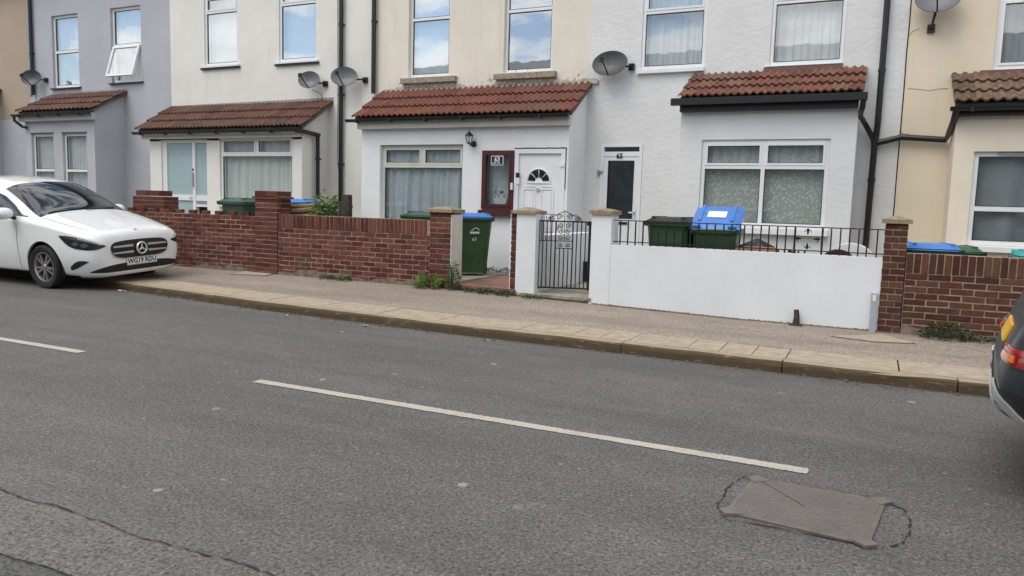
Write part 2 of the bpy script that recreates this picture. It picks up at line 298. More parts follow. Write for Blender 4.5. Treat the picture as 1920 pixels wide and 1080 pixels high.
# ------------------------------------------------------------------ object helpers
ORI = {}
def link(o): COL.objects.link(o); return o
def thing(name, label, cat, loc=(0, 0, 0), group=None, rot=None):
    o = link(bpy.data.objects.new(name, None)); o.location = loc; o.empty_display_size = .2
    if rot: o.rotation_euler = rot
    o['label'] = label; o['category'] = cat
    if group: o['group'] = group
    ORI[o.name] = Vector(loc); return o
def tag(o, label, cat, group=None):
    o['label'] = label; o['category'] = cat
    if group: o['group'] = group
    return o
class MB:
    def __init__(s): s.v = []; s.f = []; s.m = []; s.mi = 0
    def vert(s, p): s.v.append(tuple(p)); return len(s.v)-1
    def face(s, ids): s.f.append(tuple(ids)); s.m.append(s.mi)
    def quad(s, a, b, c, d): i = len(s.v); s.v += [tuple(a), tuple(b), tuple(c), tuple(d)]; s.face((i, i+1, i+2, i+3)); return s
    def box(s, x0, x1, y0, y1, z0, z1):
        i = len(s.v)
        s.v += [(x, y, z) for z in (z0, z1) for y in (y0, y1) for x in (x0, x1)]
        for q in ((0, 2, 3, 1), (4, 5, 7, 6), (0, 1, 5, 4), (2, 6, 7, 3), (0, 4, 6, 2), (1, 3, 7, 5)): s.face([i+j for j in q])
        return s
    def frustum(s, b, t):          # b,t: (x0,x1,y0,y1,z)
        i = len(s.v)
        for q in (b, t): s.v += [(q[0], q[2], q[4]), (q[1], q[2], q[4]), (q[1], q[3], q[4]), (q[0], q[3], q[4])]
        for q in ((3, 2, 1, 0), (4, 5, 6, 7), (0, 1, 5, 4), (1, 2, 6, 5), (2, 3, 7, 6), (3, 0, 4, 7)): s.face([i+j for j in q])
        return s
    def bar(s, a, b, r, n=8, r1=None, cap=True):
        a, b = Vector(a), Vector(b); d = (b-a)
        if d.length < 1e-6: return s
        d.normalize(); u = d.cross(Vector((0, 0, 1)) if abs(d.z) < .9 else Vector((1, 0, 0))).normalized(); w = d.cross(u)
        r1 = r if r1 is None else r1; i = len(s.v)
        for P, rr in ((a, r), (b, r1)):
            for q in range(n):
                t = 2*math.pi*(q+.5)/n; s.v.append(tuple(P+(u*math.cos(t)+w*math.sin(t))*rr))
        for q in range(n): s.face((i+q, i+(q+1) % n, i+n+(q+1) % n, i+n+q))
        if cap: s.face([i+n-1-q for q in range(n)]); s.face([i+n+q for q in range(n)])
        return s
    def tube(s, pts, r, n=8):
        pts = [Vector(p) for p in pts]; i0 = len(s.v); u = None
        for j, P in enumerate(pts):
            d = (pts[min(j+1, len(pts)-1)]-pts[max(j-1, 0)]).normalized()
            if u is None: u = d.cross(Vector((0, 0, 1)) if abs(d.z) < .9 else Vector((1, 0, 0))).normalized()
            u = (u-d*u.dot(d)).normalized(); w = d.cross(u); rr = r[j] if isinstance(r, (list, tuple)) else r
            for q in range(n): t = 2*math.pi*q/n; s.v.append(tuple(P+(u*math.cos(t)+w*math.sin(t))*rr))
        for j in range(len(pts)-1):
            for q in range(n): a = i0+j*n; s.face((a+q, a+(q+1) % n, a+n+(q+1) % n, a+n+q))
        s.face([i0+n-1-q for q in range(n)]); e = i0+(len(pts)-1)*n; s.face([e+q for q in range(n)]); return s
    def prism(s, poly, fn0, fn1):    # poly 2D list; fn maps (a,b)->3D
        i = len(s.v); n = len(poly)
        s.v += [tuple(fn0(*p)) for p in poly]+[tuple(fn1(*p)) for p in poly]
        s.face(range(i+n-1, i-1, -1)); s.face(range(i+n, i+2*n))
        for q in range(n): s.face((i+q, i+(q+1) % n, i+n+(q+1) % n, i+n+q))
        return s
    def lathe(s, prof, n, fn):       # prof [(r,h)], fn(r*cos, r*sin, h)->3D
        i = len(s.v)
        for r, h in prof:
            for q in range(n): t = 2*math.pi*q/n; s.v.append(tuple(fn(r*math.cos(t), r*math.sin(t), h)))
        for j in range(len(prof)-1):
            for q in range(n): a = i+j*n; s.face((a+q, a+(q+1) % n, a+n+(q+1) % n, a+n+q))
        return s
    def grid(s, P):                  # P rows of points
        i = len(s.v); nr, nc = len(P), len(P[0])
        for row in P: s.v += [tuple(p) for p in row]
        for a in range(nr-1):
            for b in range(nc-1): q = i+a*nc+b; s.face((q, q+1, q+nc+1, q+nc))
        return s
    def mesh(s, name, mats, off=Vector((0, 0, 0))):
        me = bpy.data.meshes.new(name); me.from_pydata([(x-off.x, y-off.y, z-off.z) for x, y, z in s.v], [], s.f)
        for mm in (mats if isinstance(mats, (list, tuple)) else [mats]): me.materials.append(M[mm] if isinstance(mm, str) else mm)
        if isinstance(mats, (list, tuple)): me.polygons.foreach_set('material_index', s.m)
        me.validate(); me.update(); return me
    def build(s, name, mats, parent=None, smooth=False, fixn=True):
        off = Vector((0, 0, 0))
        if parent is not None:
            t = parent
            while t.parent: t = t.parent
            off = ORI.get(t.name, off)
        me = s.mesh(name, mats, off)
        if fixn:
            bm = bmesh.new(); bm.from_mesh(me); bmesh.ops.recalc_face_normals(bm, faces=bm.faces); bm.to_mesh(me); bm.free()
        if smooth:
            me.polygons.foreach_set('use_smooth', [True]*len(me.polygons))
            try: me.set_sharp_from_angle(angle=R(40))
            except Exception: pass
        o = link(bpy.data.objects.new(name, me))
        if parent is not None: o.parent = parent
        return o
def struct(o): o['kind'] = 'structure'; return o
def child(name, me, parent, loc, rot=None):
    o = link(bpy.data.objects.new(name, me)); o.parent = parent; o.location = loc
    if rot: o.rotation_euler = rot
    return o
def textmesh(name, body, size, mat, fn, parent=None, bold=0):
    c = bpy.data.curves.new(name, 'FONT'); c.body = body; c.size = size; c.align_x = 'CENTER'; c.align_y = 'CENTER'; c.resolution_u = 2; c.offset = bold
    t = bpy.data.objects.new('tmp', c); link(t); bpy.context.view_layer.update()
    me = bpy.data.meshes.new_from_object(t.evaluated_get(bpy.context.evaluated_depsgraph_get()))
    bpy.data.objects.remove(t); me.name = name; me.materials.clear(); me.materials.append(M[mat])
    off = Vector((0, 0, 0))
    if parent is not None:
        q = parent
        while q.parent: q = q.parent
        off = ORI.get(q.name, off)
    for v in me.vertices: v.co = Vector(fn(v.co.x, v.co.y))-off
    o = link(bpy.data.objects.new(name, me)); o.parent = parent; return o
# ------------------------------------------------------------------ ground, road, footway
def lerp_table(t, x):
    if x <= t[0][0]: return t[0][1]
    for (a, va), (b, vb) in zip(t, t[1:]):
        if x <= b: return va+(vb-va)*(x-a)/(b-a)
    return t[-1][1]
KT = [(-60, 8.3), (-14, 7.85), (-10, 7.59), (-7, 7.24), (-4, 7.065), (-2.1, 7.06), (-.6, 6.99), (.7, 6.98), (60, 6.95)]
ZT = [(-60, .185), (-5.4, .185), (-3.3, .135), (-1.5, .098), (60, .098)]
YK = lambda x: lerp_table(KT, x)
ZB = lambda x: lerp_table(ZT, x)
b = MB(); b.quad((-400, -400, -.03), (400, -400, -.03), (400, 400, -.03), (-400, 400, -.03)); struct(b.build('ground', 'earth'))
b = MB(); xs = [-60+i for i in range(121)]
b.grid([[(x, -1.2, 0) for x in xs], [(x, YK(x)+.05, 0) for x in xs]]); road = struct(b.build('road', 'asphalt'))
def wob(x, a=.02, s=0): return a*(math.sin(x*3.1+s)+.6*math.sin(x*7.7+1.3*s)+.4*math.sin(x*17+2.1*s))
xs = [-30+i*.1 for i in range(420)]
b = MB(); b.grid([[(x, 1.72+wob(x, .008, 2), .004) for x in xs], [(x, 2.075+wob(x, .012), .004) for x in xs]]); b.build('paler_strip', 'asphalt2', road)
b = MB(); b.grid([[(x, -1.2, .004) for x in xs], [(x, 1.70+wob(x, .008, 2), .004) for x in xs]]); b.build('dark_strip', 'asphalt3', road)
def crack(pts, w0, w1, name, parent, z=.008, jit=.006):
    b = MB(); lo = []; hi = []
    for x, y in pts:
        w = random.uniform(w0, w1) if random.random() < .75 else .0008
        y += random.uniform(-jit, jit); lo.append((x, y-w, z)); hi.append((x, y+w, z))
    b.grid([lo, hi]); return b.build(name, 'crack', parent)
crack([(x, 2.078+wob(x, .012)) for x in [-8+i*.03 for i in range(280)]], .002, .007, 'seam_crack', road)
crack([(x, 1.71+wob(x, .008, 2)) for x in [-6+i*.03 for i in range(160)]], .002, .005, 'seam_crack', road)
# centre line marks 4 m long with 2 m gaps
def lane_mark(x0, x1, y, label):
    b = MB(); n = 420; lo = []; hi = []
    for i in range(n+1):
        t = i/n; x = x0+(x1-x0)*t; e = .0 if 0 < i < n else .02
        lo.append((x, y-.046+e+random.uniform(-.005, .005)+wob(x, .002), .0045)); hi.append((x, y+.046-e+random.uniform(-.005, .005)+wob(x, .002, 3), .0045))
    b.grid([lo, hi]); return b.build('lane_mark', 'paint', road)
for x0, x1 in ((-4.23, -.23), (-10.3, -6.27), (-16.3, -12.3), (1.8, 5.8)): lane_mark(x0, x1, 4.355, '')
# grit and litter in the gutter
b = MB()
for i in range(260):
    x = random.uniform(-12, 1.2); y = YK(x)-abs(random.gauss(0, .05))-.006; r = random.uniform(.004, .014)
    b.box(x-r, x+r*random.uniform(.6, 1.4), y-r*.7, y+r*.5, .002, .004+r*.7)
o = b.build('gutter_grit', 'footing', road); o['kind'] = 'stuff'
for x, y, s in ((-9.85, 7.45, .05), (-9.7, 7.43, .04), (-6.3, 7.0, .03), (-5.6, 6.95, .03), (-3.55, 6.9, .05), (-5.1, 6.93, .06)):
    b = MB(); P = [[(x+(i-1)*s*.5+random.uniform(-.01, .01), y+(j-1)*s*.35, .008+random.uniform(0, .018)) for i in range(3)] for j in range(3)]
    b.grid(P); tag(b.build('litter_scrap', 'paperwhite'), 'small pale scrap of litter lying in the gutter', 'litter', 'litter scraps in the gutter')
# kerb stones
kerb = struct(MB().box(-60, 60, 8.6, 8.7, -.3, -.2).build('kerb', 'kerb'))
b = MB(); xs = [-60+i*.5 for i in range(241)]
kerb.data = b.grid([[(x, YK(x)+.02, .085) for x in xs], [(x, YK(x)+.13, .085) for x in xs]]).mesh('kerb', 'crack')
joints = [-22.6, -20.7, -18.8, -16.9, -15, -13.2, -11.6, -9.8, -7.9, -5.95, -4.035, -2.15, -.648, .704, 2.2, 3.7, 5.2, 6.7]
M['kerbface'] = None
def kerbmat():
    m, n, l, p, o = newmat('concrete_kerb_stone'); v = coords(n, l)
    c = mix(n, l, ramp(n, l, noise(n, l, v, 6, 6, .65), .3, .7), (.30, .24, .165), (.42, .34, .245))
    c = mix(n, l, math_(n, l, 'MULTIPLY', ramp(n, l, noise(n, l, v, 60, 4, .7), .45, .65), .5), c, (.17, .14, .10))
    s = n.new('ShaderNodeSeparateXYZ'); l.new(v, s.inputs[0])
    g = n.new('ShaderNodeNewGeometry'); sn = n.new('ShaderNodeSeparateXYZ'); l.new(g.outputs['True Normal'], sn.inputs[0])
    # tyre rubber, algae and road dirt cling to the upright face of the stones
    face = math_(n, l, 'LESS_THAN', sn.outputs['Y'], -.5)
    d = math_(n, l, 'MULTIPLY', face, ramp(n, l, noise(n, l, coords(n, l, (1.5, 1, 5)), 5, 5, .6), .12, .42))
    c = mix(n, l, math_(n, l, 'MULTIPLY', d, .9), c, (.075, .05, .028))
    l.new(c, p.inputs['Base Color']); p.inputs['Roughness'].default_value = .92; p.inputs['Specular IOR Level'].default_value = .2
    bump(n, l, p, noise(n, l, v, 70, 5, .7), .6, .006); return m
M['kerbface'] = kerbmat()
for x0, x1 in zip(joints, joints[1:]):
    b = MB(); g = .006; n = 6; rows = []
    prof = [(.002, -.02), (0, .06), (.004, .085), (.022, .1), (.14, .103), (.14, -.02)]
    xx = [x0+g+(x1-x0-2*g)*i/n for i in range(n+1)]
    dz = random.uniform(-.003, .003)
    jj = [[(random.uniform(-.004, .004), random.uniform(-.004, .004)) for _ in xx] for _ in prof]
    rows = [[(x, YK(x)+p[0]+(jj[a][q][0] if 0 < a < 4 else 0), p[1]+dz+(jj[a][q][1] if 0 < a < 4 else 0)) for q, x in enumerate(xx)] for a, p in enumerate(prof)]
    b.grid(rows)
    for q in (0, -1):
        ids = [b.vert(rw[q]) for rw in rows]; b.face(ids)
    b.build('kerb_stone', 'kerbface', kerb)
foot = MB(); xs = [-40+i*.25 for i in range(221)]
FS = .70
foot.grid([[(x, YK(x)+FS+(9.62-YK(x)-FS)*t, .104+(ZB(x)-.104)*t) for x in xs] for t in (0, .25, .5, .75, 1)])
pavement = struct(foot.build('pavement', 'tarmac'))
b = MB(); b.grid([[(x, YK(x)+.14, .09) for x in xs], [(x, YK(x)+FS+.02, .09) for x in xs]]); b.build('flag_bedding', 'crack', pavement)
fj = [-16, -15.1, -14.2, -13.3, -12.4, -11.5, -10.6, -9.7, -8.8, -7.9, -7, -6.1, -5.2, -4.35, -3.62]
fj += [-3.62+.298*i for i in range(1, 11)]+[.28, 1.18, 2.08, 2.98, 3.9]
for x0, x1 in zip(fj, fj[1:]):
    g = .004 if x1-x0 < .5 else .007
    b = MB(); z = .103+random.uniform(-.002, .003); i = len(b.v)
    b.v += [(x0+g, YK(x0)+.148, z), (x1-g, YK(x1)+.148, z+random.uniform(-.002, .002)), (x1-g, YK(x1)+FS-.004, z+.001), (x0+g, YK(x0)+FS-.004, z+.001)]
    b.v += [(q[0], q[1], .085) for q in b.v[i:i+4]]
    for q in ((0, 1, 2, 3), (0, 4, 5, 1), (1, 5, 6, 2), (2, 6, 7, 3), (3, 7, 4, 0)): b.face([i+j for j in q])
    b.build('edging_flag', 'flag', pavement)
# chalk scrawl on the footway
def chalk(pts, w=.012):
    P = [atZ(x, y, .115) for x, y in pts]; lo = []; hi = []
    b = MB(); lo = [(p.x, p.y-w, ZZ(p)) for p in P]; hi = [(p.x, p.y+w, ZZ(p)) for p in P]
    b.grid([lo, hi]); return b.build('chalk_scrawl', 'chalk', pavement)
def ZZ(p):
    t = max(0, min(1, (p.y-YK(p.x)-FS)/(9.62-YK(p.x)-FS))); return .104+(ZB(p.x)-.104)*t+.0035
chalk([(1308, 599), (1318, 604), (1330, 602)]); chalk([(1350, 600), (1346, 608), (1370, 614), (1400, 615), (1425, 611), (1436, 606)], .009)
chalk([(1778, 645), (1790, 652), (1782, 662), (1800, 667), (1830, 668), (1852, 664)], .011); chalk([(1790, 646), (1820, 650), (1850, 658)], .011)
# yards behind the garden walls
def yard(x0, x1, z, y0, y1, mat): return struct(MB().box(x0, x1, y0, y1, -.05, z).build('front_yard', mat))
yard(-30, -9.32, .24, 9.66, 12.85, 'concrete'); yard(-9.31, -5.62, .242, 9.66, 12.85, 'concrete')
yard(-3.38, .22, .20, 9.68, 12.85, 'concrete'); yard(.23, 8, .20, 9.68, 12.85, 'concrete')
# ------------------------------------------------------------------ houses
YF, YB = 12.8, 12.0
def facade(root, X0, X1, Z0, Z1, Y, holes, mat, name, depth=.14, extra=None):
    b = MB()
    xs = sorted({X0, X1, *[h[0] for h in holes], *[h[1] for h in holes]}); zs = sorted({Z0, Z1, *[h[2] for h in holes], *[h[3] for h in holes]})
    for a, c in zip(xs, xs[1:]):
        for d, e in zip(zs, zs[1:]):
            mx_, mz_ = (a+c)/2, (d+e)/2
            if any(h[0] < mx_ < h[1] and h[2] < mz_ < h[3] for h in holes): continue
            b.quad((a, Y, d), (c, Y, d), (c, Y, e), (a, Y, e))
    for x0, x1, z0, z1 in holes:
        for p, q in (((x0, z0), (x0, z1)), ((x0, z1), (x1, z1)), ((x1, z1), (x1, z0)), ((x1, z0), (x0, z0))):
            b.quad((p[0], Y, p[1]), (q[0], Y, q[1]), (q[0], Y+depth, q[1]), (p[0], Y+depth, p[1]))
    if extra: extra(b)
    return b.build(name, mat, root, fixn=False)
def ring(b, x0, x1, z0, z1, w, y0, y1, wb=None):
    wb = wb or w
    b.box(x0, x0+w, y0, y1, z0, z1); b.box(x1-w, x1, y0, y1, z0, z1)
    b.box(x0+w, x1-w, y0, y1, z1-w, z1); b.box(x0+w, x1-w, y0, y1, z0, z0+wb)
def curtain(win, x0, x1, z0, z1, y, mat, seed, amp=.02, waves=9, gap=None):
    rnd = random.Random(seed); ph = [rnd.uniform(0, 6) for _ in range(4)]; n = max(24, int((x1-x0)*60))
    P = []
    for j in range(5):
        t = j/4; row = []
        for i in range(n+1):
            u = i/n; x = x0+(x1-x0)*u
            d = math.sin(u*waves*6.28+ph[0]+.5*math.sin(u*9+ph[1]))*.7+.4*math.sin(u*waves*11+ph[2]+t*.8)+.3*math.sin(u*3*6.28+ph[3])
            row.append((x+.004*math.sin(t*5+i), y+amp*d*(.6+.5*t), z1+(z0-z1)*t))
        P.append(row)
    b = MB(); b.grid(P); return b.build('curtain', mat, win, smooth=True)
wseed = [0]
def window(root, Y, r, bands, fmat='upvc', glass='glass', cur='net', fw=.05, sash=True, set_=.06, amp=.02, waves=9, curz=None, skip=()):
    x0, x1, z0, z1 = r; wseed[0] += 1
    y0, y1 = Y+set_, Y+.138
    b = MB(); g = .003
    ring(b, x0+g, x1-g, z0+g, z1-g, fw, y0, y1)
    lights = []
    for bi, (zl, zh, cols) in enumerate(bands):       # bands as fractions of the height, from below
        a, c = z0+(z1-z0)*zl, z0+(z1-z0)*zh
        if zl > 0: b.box(x0+fw, x1-fw, y0-.004, y1, a-fw/2, a+fw/2)
        zl_, zh_ = (z0+fw+g if zl == 0 else a+fw/2), (z1-fw-g if zh == 1 else c-fw/2)
        xa, xb = x0+fw+g, x1-fw-g; w = (xb-xa)/cols
        for q in range(cols):
            l0, l1 = xa+w*q+(fw/2 if q else 0), xa+w*(q+1)-(fw/2 if q < cols-1 else 0)
            if q: b.box(xa+w*q-fw/2, xa+w*q+fw/2, y0-.002, y1, zl_, zh_)
            lights.append((l0, l1, zl_, zh_, bi))
    win = b.build('window', fmat, root)
    for li, (l0, l1, a, c, bi) in enumerate(lights):
        if li in skip: continue
        s = .034 if (sash and (sash is True or bi in sash)) else .006
        b = MB(); ring(b, l0, l1, a, c, s, y0-.012 if s > .01 else y0+.02, y1-.02); sh = b.build('sash', fmat, win)
        b = MB(); ring(b, l0+s, l1-s, a+s, c-s, .008, y0+.012, y0+.03); b.build('gasket', 'gasket', win)
        b = MB(); b.box(l0+s-.004, l1-s+.004, y0+.024, y0+.028, a+s-.004, c-s+.004); b.build('pane', glass, win)
    if cur: curtain(win, x0+.03, x1-.03, z0+.01 if curz is None else z0+(z1-z0)*curz, z1-.01, Y+.17, cur, wseed[0], amp, waves)
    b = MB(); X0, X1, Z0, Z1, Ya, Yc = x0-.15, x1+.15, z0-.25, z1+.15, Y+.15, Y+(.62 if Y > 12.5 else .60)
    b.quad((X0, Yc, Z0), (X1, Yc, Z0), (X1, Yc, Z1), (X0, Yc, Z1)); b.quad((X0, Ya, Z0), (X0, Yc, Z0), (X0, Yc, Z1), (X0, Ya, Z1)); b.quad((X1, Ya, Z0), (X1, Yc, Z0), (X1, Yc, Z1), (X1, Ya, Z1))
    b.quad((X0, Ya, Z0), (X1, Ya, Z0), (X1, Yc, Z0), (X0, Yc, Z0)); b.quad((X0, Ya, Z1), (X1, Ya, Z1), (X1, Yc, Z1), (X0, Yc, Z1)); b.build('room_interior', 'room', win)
    return win
def sill(win, x0, x1, z0, z1, Y, out, mat, name='sill'):
    b = MB(); i = len(b.v)
    b.v += [(x0, Y-out, z0), (x1, Y-out, z0), (x1, Y+.06, z0), (x0, Y+.06, z0), (x0, Y-out, z1-.012), (x1, Y-out, z1-.012), (x1, Y+.06, z1), (x0, Y+.06, z1)]
    for q in ((3, 2, 1, 0), (4, 5, 6, 7), (0, 1, 5, 4), (1, 2, 6, 5), (2, 3, 7, 6), (3, 0, 4, 7)): b.face([i+j for j in q])
    return b.build(name, mat, win)
def tile_mesh(w, L, rolls, lift, seed):
    rnd = random.Random(seed); n = 6*rolls; P0 = []; P1 = []; P2 = []
    for i in range(n+1):
        u = i/n; ph = (u*rolls) % 1.0 if i < n else 1.0
        h = .030*max(0, math.sin(math.pi*min(1, ph/.62)))**.8 if ph < .62 else 0
        x = -w/2+w*u; j = rnd.uniform(-.003, .003)
        P0.append((x, 0+j, lift+h-.018)); P1.append((x, 0+j, lift+h+.006)); P2.append((x, L, h+.002))
    b = MB(); b.grid([P0, P1, P2]); i = len(b.v)
    b.v += [P0[0], P1[0], P2[0], (P2[0][0], L, -.015)]; b.face((i, i+1, i+2, i+3)); i = len(b.v)
    b.v += [P0[-1], P1[-1], P2[-1], (P2[-1][0], L, -.015)]; b.face((i+3, i+2, i+1, i))
    return b
def bay_roof(root, x0, x1, ye, ze, yt, zt, rows, tw, rolls, mat, decks='slate', flash=None):
    off = ORI[root.name]
    sl_ = Vector((0, yt-ye, zt-ze)); Ln = sl_.length; sl_.normalize(); ang = math.atan2(zt-ze, yt-ye); nrm = Vector((0, -math.sin(ang), math.cos(ang)))
    b = MB(); e0, e1 = Vector((0, ye+.03, ze)), Vector((0, yt, zt)); th = nrm*-.05
    pts = [(e0.y, e0.z), (e1.y, e1.z), (e1.y+th.y, e1.z+th.z-.02), (e0.y+th.y, e0.z+th.z)]
    b.prism(pts, lambda y, z: (x0+.02, y, z), lambda y, z: (x1-.02, y, z)); deck = b.build('bay_roof', decks, root)
    n = max(1, round((x1-x0)/tw)); w = (x1-x0)/n; L = Ln/rows
    mes = [tile_mesh(w*.995, L*1.10, rolls, .034, s).mesh('roof_tile', mat) for s in range(4)]
    for me in mes: me.polygons.foreach_set('use_smooth', [True]*len(me.polygons)); me.set_sharp_from_angle(angle=R(50))
    for r_ in range(rows):
        for c in range(n):
            p = Vector((x0+w*(c+.5), ye, ze))+sl_*(L*r_-.02+random.uniform(-.006, .006))+nrm*(.008+random.uniform(0, .004))
            child('roof_tile', mes[random.randrange(4)], deck, p-off, (ang+random.uniform(-.008, .008), random.uniform(-.006, .006), random.uniform(-.008, .008)))
    return deck
def gutter(root, x0, x1, y, z, mat='black', r=.055, square=False, name='gutter'):
    b = MB()
    if square: b.box(x0, x1, y-.055, y+.055, z-.05, z+.05); b.box(x0+.01, x1-.01, y-.045, y+.045, z+.051, z+.055)
    else:
        n = 10; rows = []
        for rr in (r, r-.006):
            rows.append([(a, rr) for a in [math.pi+math.pi*i/n for i in range(n+1)]])
        P = [[(x, y+rr*math.cos(a), z+rr*math.sin(a)) for a, rr in rows[0]] for x in (x0, x1)]; Q = [[(x, y+rr*math.cos(a), z+rr*math.sin(a)) for a, rr in rows[1]] for x in (x0, x1)]
        b.grid(P); b.grid(Q)
        for xi in (0, 1):
            i = len(b.v); b.v += P[xi]; b.face(range(i, i+len(P[xi])))
        b.quad(P[0][0], P[1][0], Q[1][0], Q[0][0]); b.quad(P[0][-1], P[1][-1], Q[1][-1], Q[0][-1])
        x = x0+.25
        while x < x1: b.box(x-.02, x+.02, y-r-.006, y+r, z-r-.012, z-r*.2); x += .75
    return b.build(name, mat, root)
def pipe(root, pts, r, mat='black', name='downpipe', collars=True):
    b = MB(); b.tube(pts, r, 10)
    if collars:
        for a, c in zip(pts, pts[1:]):
            a, c = Vector(a), Vector(c)
            if (c-a).length > .9:
                d = (c-a).normalized(); k_ = .5
                while k_ < (c-a).length-.1: b.bar(a+d*k_-d*.025, a+d*k_+d*.025, r+.008, 10); b.box(*(lambda q: (q.x-.05, q.x+.05, q.y-.01, q.y+r+.02, q.z-.012, q.z+.012))(a+d*k_)); k_ += 1.4
    return b.build(name, mat, root, smooth=True)
def cable(root, pts, r=.006, mat='black'): return MB().tube(pts, r, 5).build('cable', mat, root)
def bay(root, x0, x1, z0, ztop, holes, mat, ye, ze, yt, zt, left=True, right=True):
    def zr(y): return ze+(zt-ze)*(y-ye)/(yt-ye)-.06
    def ex(b):
        for x, on in ((x0, left), (x1, right)):
            if on: i = len(b.v); b.v += [(x, YB, z0), (x, YF+.02, z0), (x, YF+.02, zr(YF)), (x, YB, zr(YB))]; b.face((i, i+1, i+2, i+3))
        b.quad((x0, YB, ztop), (x1, YB, ztop), (x1, YB, zr(YB)), (x0, YB, zr(YB)))
    return facade(root, x0, x1, z0, ztop, YB, holes, mat, 'bay_wall', extra=ex)
def house(label, X0, X1, holes, mat, name='terraced_house'):
    h = thing(name, label, 'house', ((X0+X1)/2, YF, 0), 'terraced houses in the street row')
    ztop = 6.95
    def ex(b):
        b.quad((X0, YF+8, 0), (X1, YF+8, 0), (X1, YF+8, ztop), (X0, YF+8, ztop)); b.quad((X0, YF, 0), (X0, YF+8, 0), (X0, YF+8, ztop), (X0, YF, ztop)); b.quad((X1, YF, 0), (X1, YF+8, 0), (X1, YF+8, ztop), (X1, YF, ztop))
    facade(h, X0, X1, 0, ztop, YF, holes, mat, 'wall', extra=ex)
    b = MB(); pr = [(YF-.25, ztop-.03), (YF+4, ztop+2.6), (YF+8.2, ztop-.03), (YF+8.2, ztop-.12), (YF+4, ztop+2.5), (YF-.25, ztop-.12)]
    b.prism(pr, lambda y, z: (X0+.002, y, z), lambda y, z: (X1-.002, y, z)); b.build('main_roof', 'slate', h)
    gutter(h, X0+.01, X1-.01, YF-.30, ztop-.06)
    return h
def letters(body, x, z, y, size, mat, parent, name='number', bold=.0): return textmesh(name, body, size, mat, lambda a, c: (x+a, y, z+c), parent, bold)
XB = [atY(-400, 100, YF).x, -20.15, -14.97, -9.30, -4.70, .235, 5.3]
def up(r, ztop): return (r[0], r[1], r[2], ztop)
# --- the brown house at the far end
h = house('brown pebbledash terraced house beyond the grey house', -25.2, XB[1], [(-23.6, -22.7, 3.9, 5.3)], M['wall57'])
w = window(h, YF, (-23.6, -22.7, 3.9, 5.3), [(0, .6, 1), (.6, 1, 1)])
b57 = atY(18, 250, YB)
bay(h, -24.4, -21.45, .2, 2.95, [(-23.2, -22.0, 1.2, 2.5)], M['wall59'], 11.85, 3.25, YF, 3.75)
window(h, YB, (-23.2, -22.0, 1.2, 2.5), [(0, .7, 1), (.7, 1, 2)])
bay_roof(h, -24.5, -21.35, 11.85, 3.6, YF, 4.1, 3, .3, 2, 'tile61'); gutter(h, -24.5, -21.3, 11.8, 3.5)
b = MB(); b.quad((-21.44, YF-.004, 0), (XB[1], YF-.004, 0), (XB[1], YF-.004, 3.30), (-21.44, YF-.004, 3.30)); b.build('painted_lower_wall', M['wall59'], h)
MB().box(-24.4, -21.45, 11.9, 12.0, 3.1, 3.56).build('fascia', 'fascia', h)
# --- 59, grey lilac
ra = rect(YF, 98, 147.5, 27, 164); rb = rect(YF, 208, 264.5, 12, 154)
h = house('grey lilac rendered terraced house with one top window tilted open', XB[1], XB[2], [ra, rb], M['wall59'])
w = window(h, YF, ra, [(0, .5, 1), (.5, 1, 1)], glass='glass_up', fw=.06, sash=False); sill(w, ra[0]-.06, ra[1]+.06, ra[2]-.04, ra[2], YF, .06, 'darksill')
w = window(h, YF, rb, [(0, .5, 1), (.5, 1, 1)], glass='glass_up', fw=.06, skip=(0,), sash=False); sill(w, rb[0]-.06, rb[1]+.06, rb[2]-.04, rb[2], YF, .06, 'darksill')
zm = (rb[2]+rb[3])/2-.03; hh = zm-rb[2]-.07; xa, xb_ = rb[0]+.06, rb[1]-.06
sv = Vector((0, -math.sin(R(17)), -math.cos(R(17)))); tp = Vector((0, YF+.05, zm))
def tq(x, t, d): p = tp+sv*t+Vector((0, -math.cos(R(17)), math.sin(R(17))))*d; return (x, p.y, p.z)
def slab(b, x0, x1, t0, t1, d0, d1):
    i = len(b.v); b.v += [tq(x, t, d) for d in (d0, d1) for t in (t0, t1) for x in (x0, x1)]
    for q in ((0, 2, 3, 1), (4, 5, 7, 6), (0, 1, 5, 4), (2, 6, 7, 3), (0, 4, 6, 2), (1, 3, 7, 5)): b.face([i+j for j in q])
b = MB(); slab(b, xa, xa+.055, 0, hh, 0, .05); slab(b, xb_-.055, xb_, 0, hh, 0, .05); slab(b, xa+.055, xb_-.055, 0, .055, 0, .05); slab(b, xa+.055, xb_-.055, hh-.055, hh, 0, .05)
b.build('open_sash', 'upvc', w); b = MB(); slab(b, xa+.05, xb_-.05, .05, hh-.05, .02, .026); b.build('pane', 'glass_up', w)
x0, x1 = -19.15, atY(178, 280, YB).x
w1 = rect(YB, 60, 101, 251, 327); w2 = rect(YB, 118, 163, 250, 327); w1 = (w1[0], w1[1], .95, w1[3]); w2 = (w2[0], w2[1], .95, w2[3])
ze, zt = 3.33, 3.86
bay(h, x0, x1, .2, 3.05, [w1, w2], M['wall59'], 11.85, ze, YF, zt)
for q in (w1, w2):
    w = window(h, YB, q, [(0, .53, 1), (.53, 1, 1)], fw=.055, cur='net', sash=False); sill(w, q[0]-.04, q[1]+.04, q[2]-.06, q[2], YB, .05, 'upvc')
    MB().box(q[0]-.02, q[1]+.02, YB-.012, YB+.05, q[3]+.002, q[3]+.03).build('window_head', 'darksill', h)
bay_roof(h, x0-.05, x1+.14, 11.83, ze, YF-.02, zt, 3, .32, 2, 'tile61')
MB().box(x0-.05, x1+.1, 11.87, 11.99, ze-.22, ze-.065).build('fascia', 'wall59', h)
gutter(h, x0-.15, x1+.12, 11.79, ze-.06)
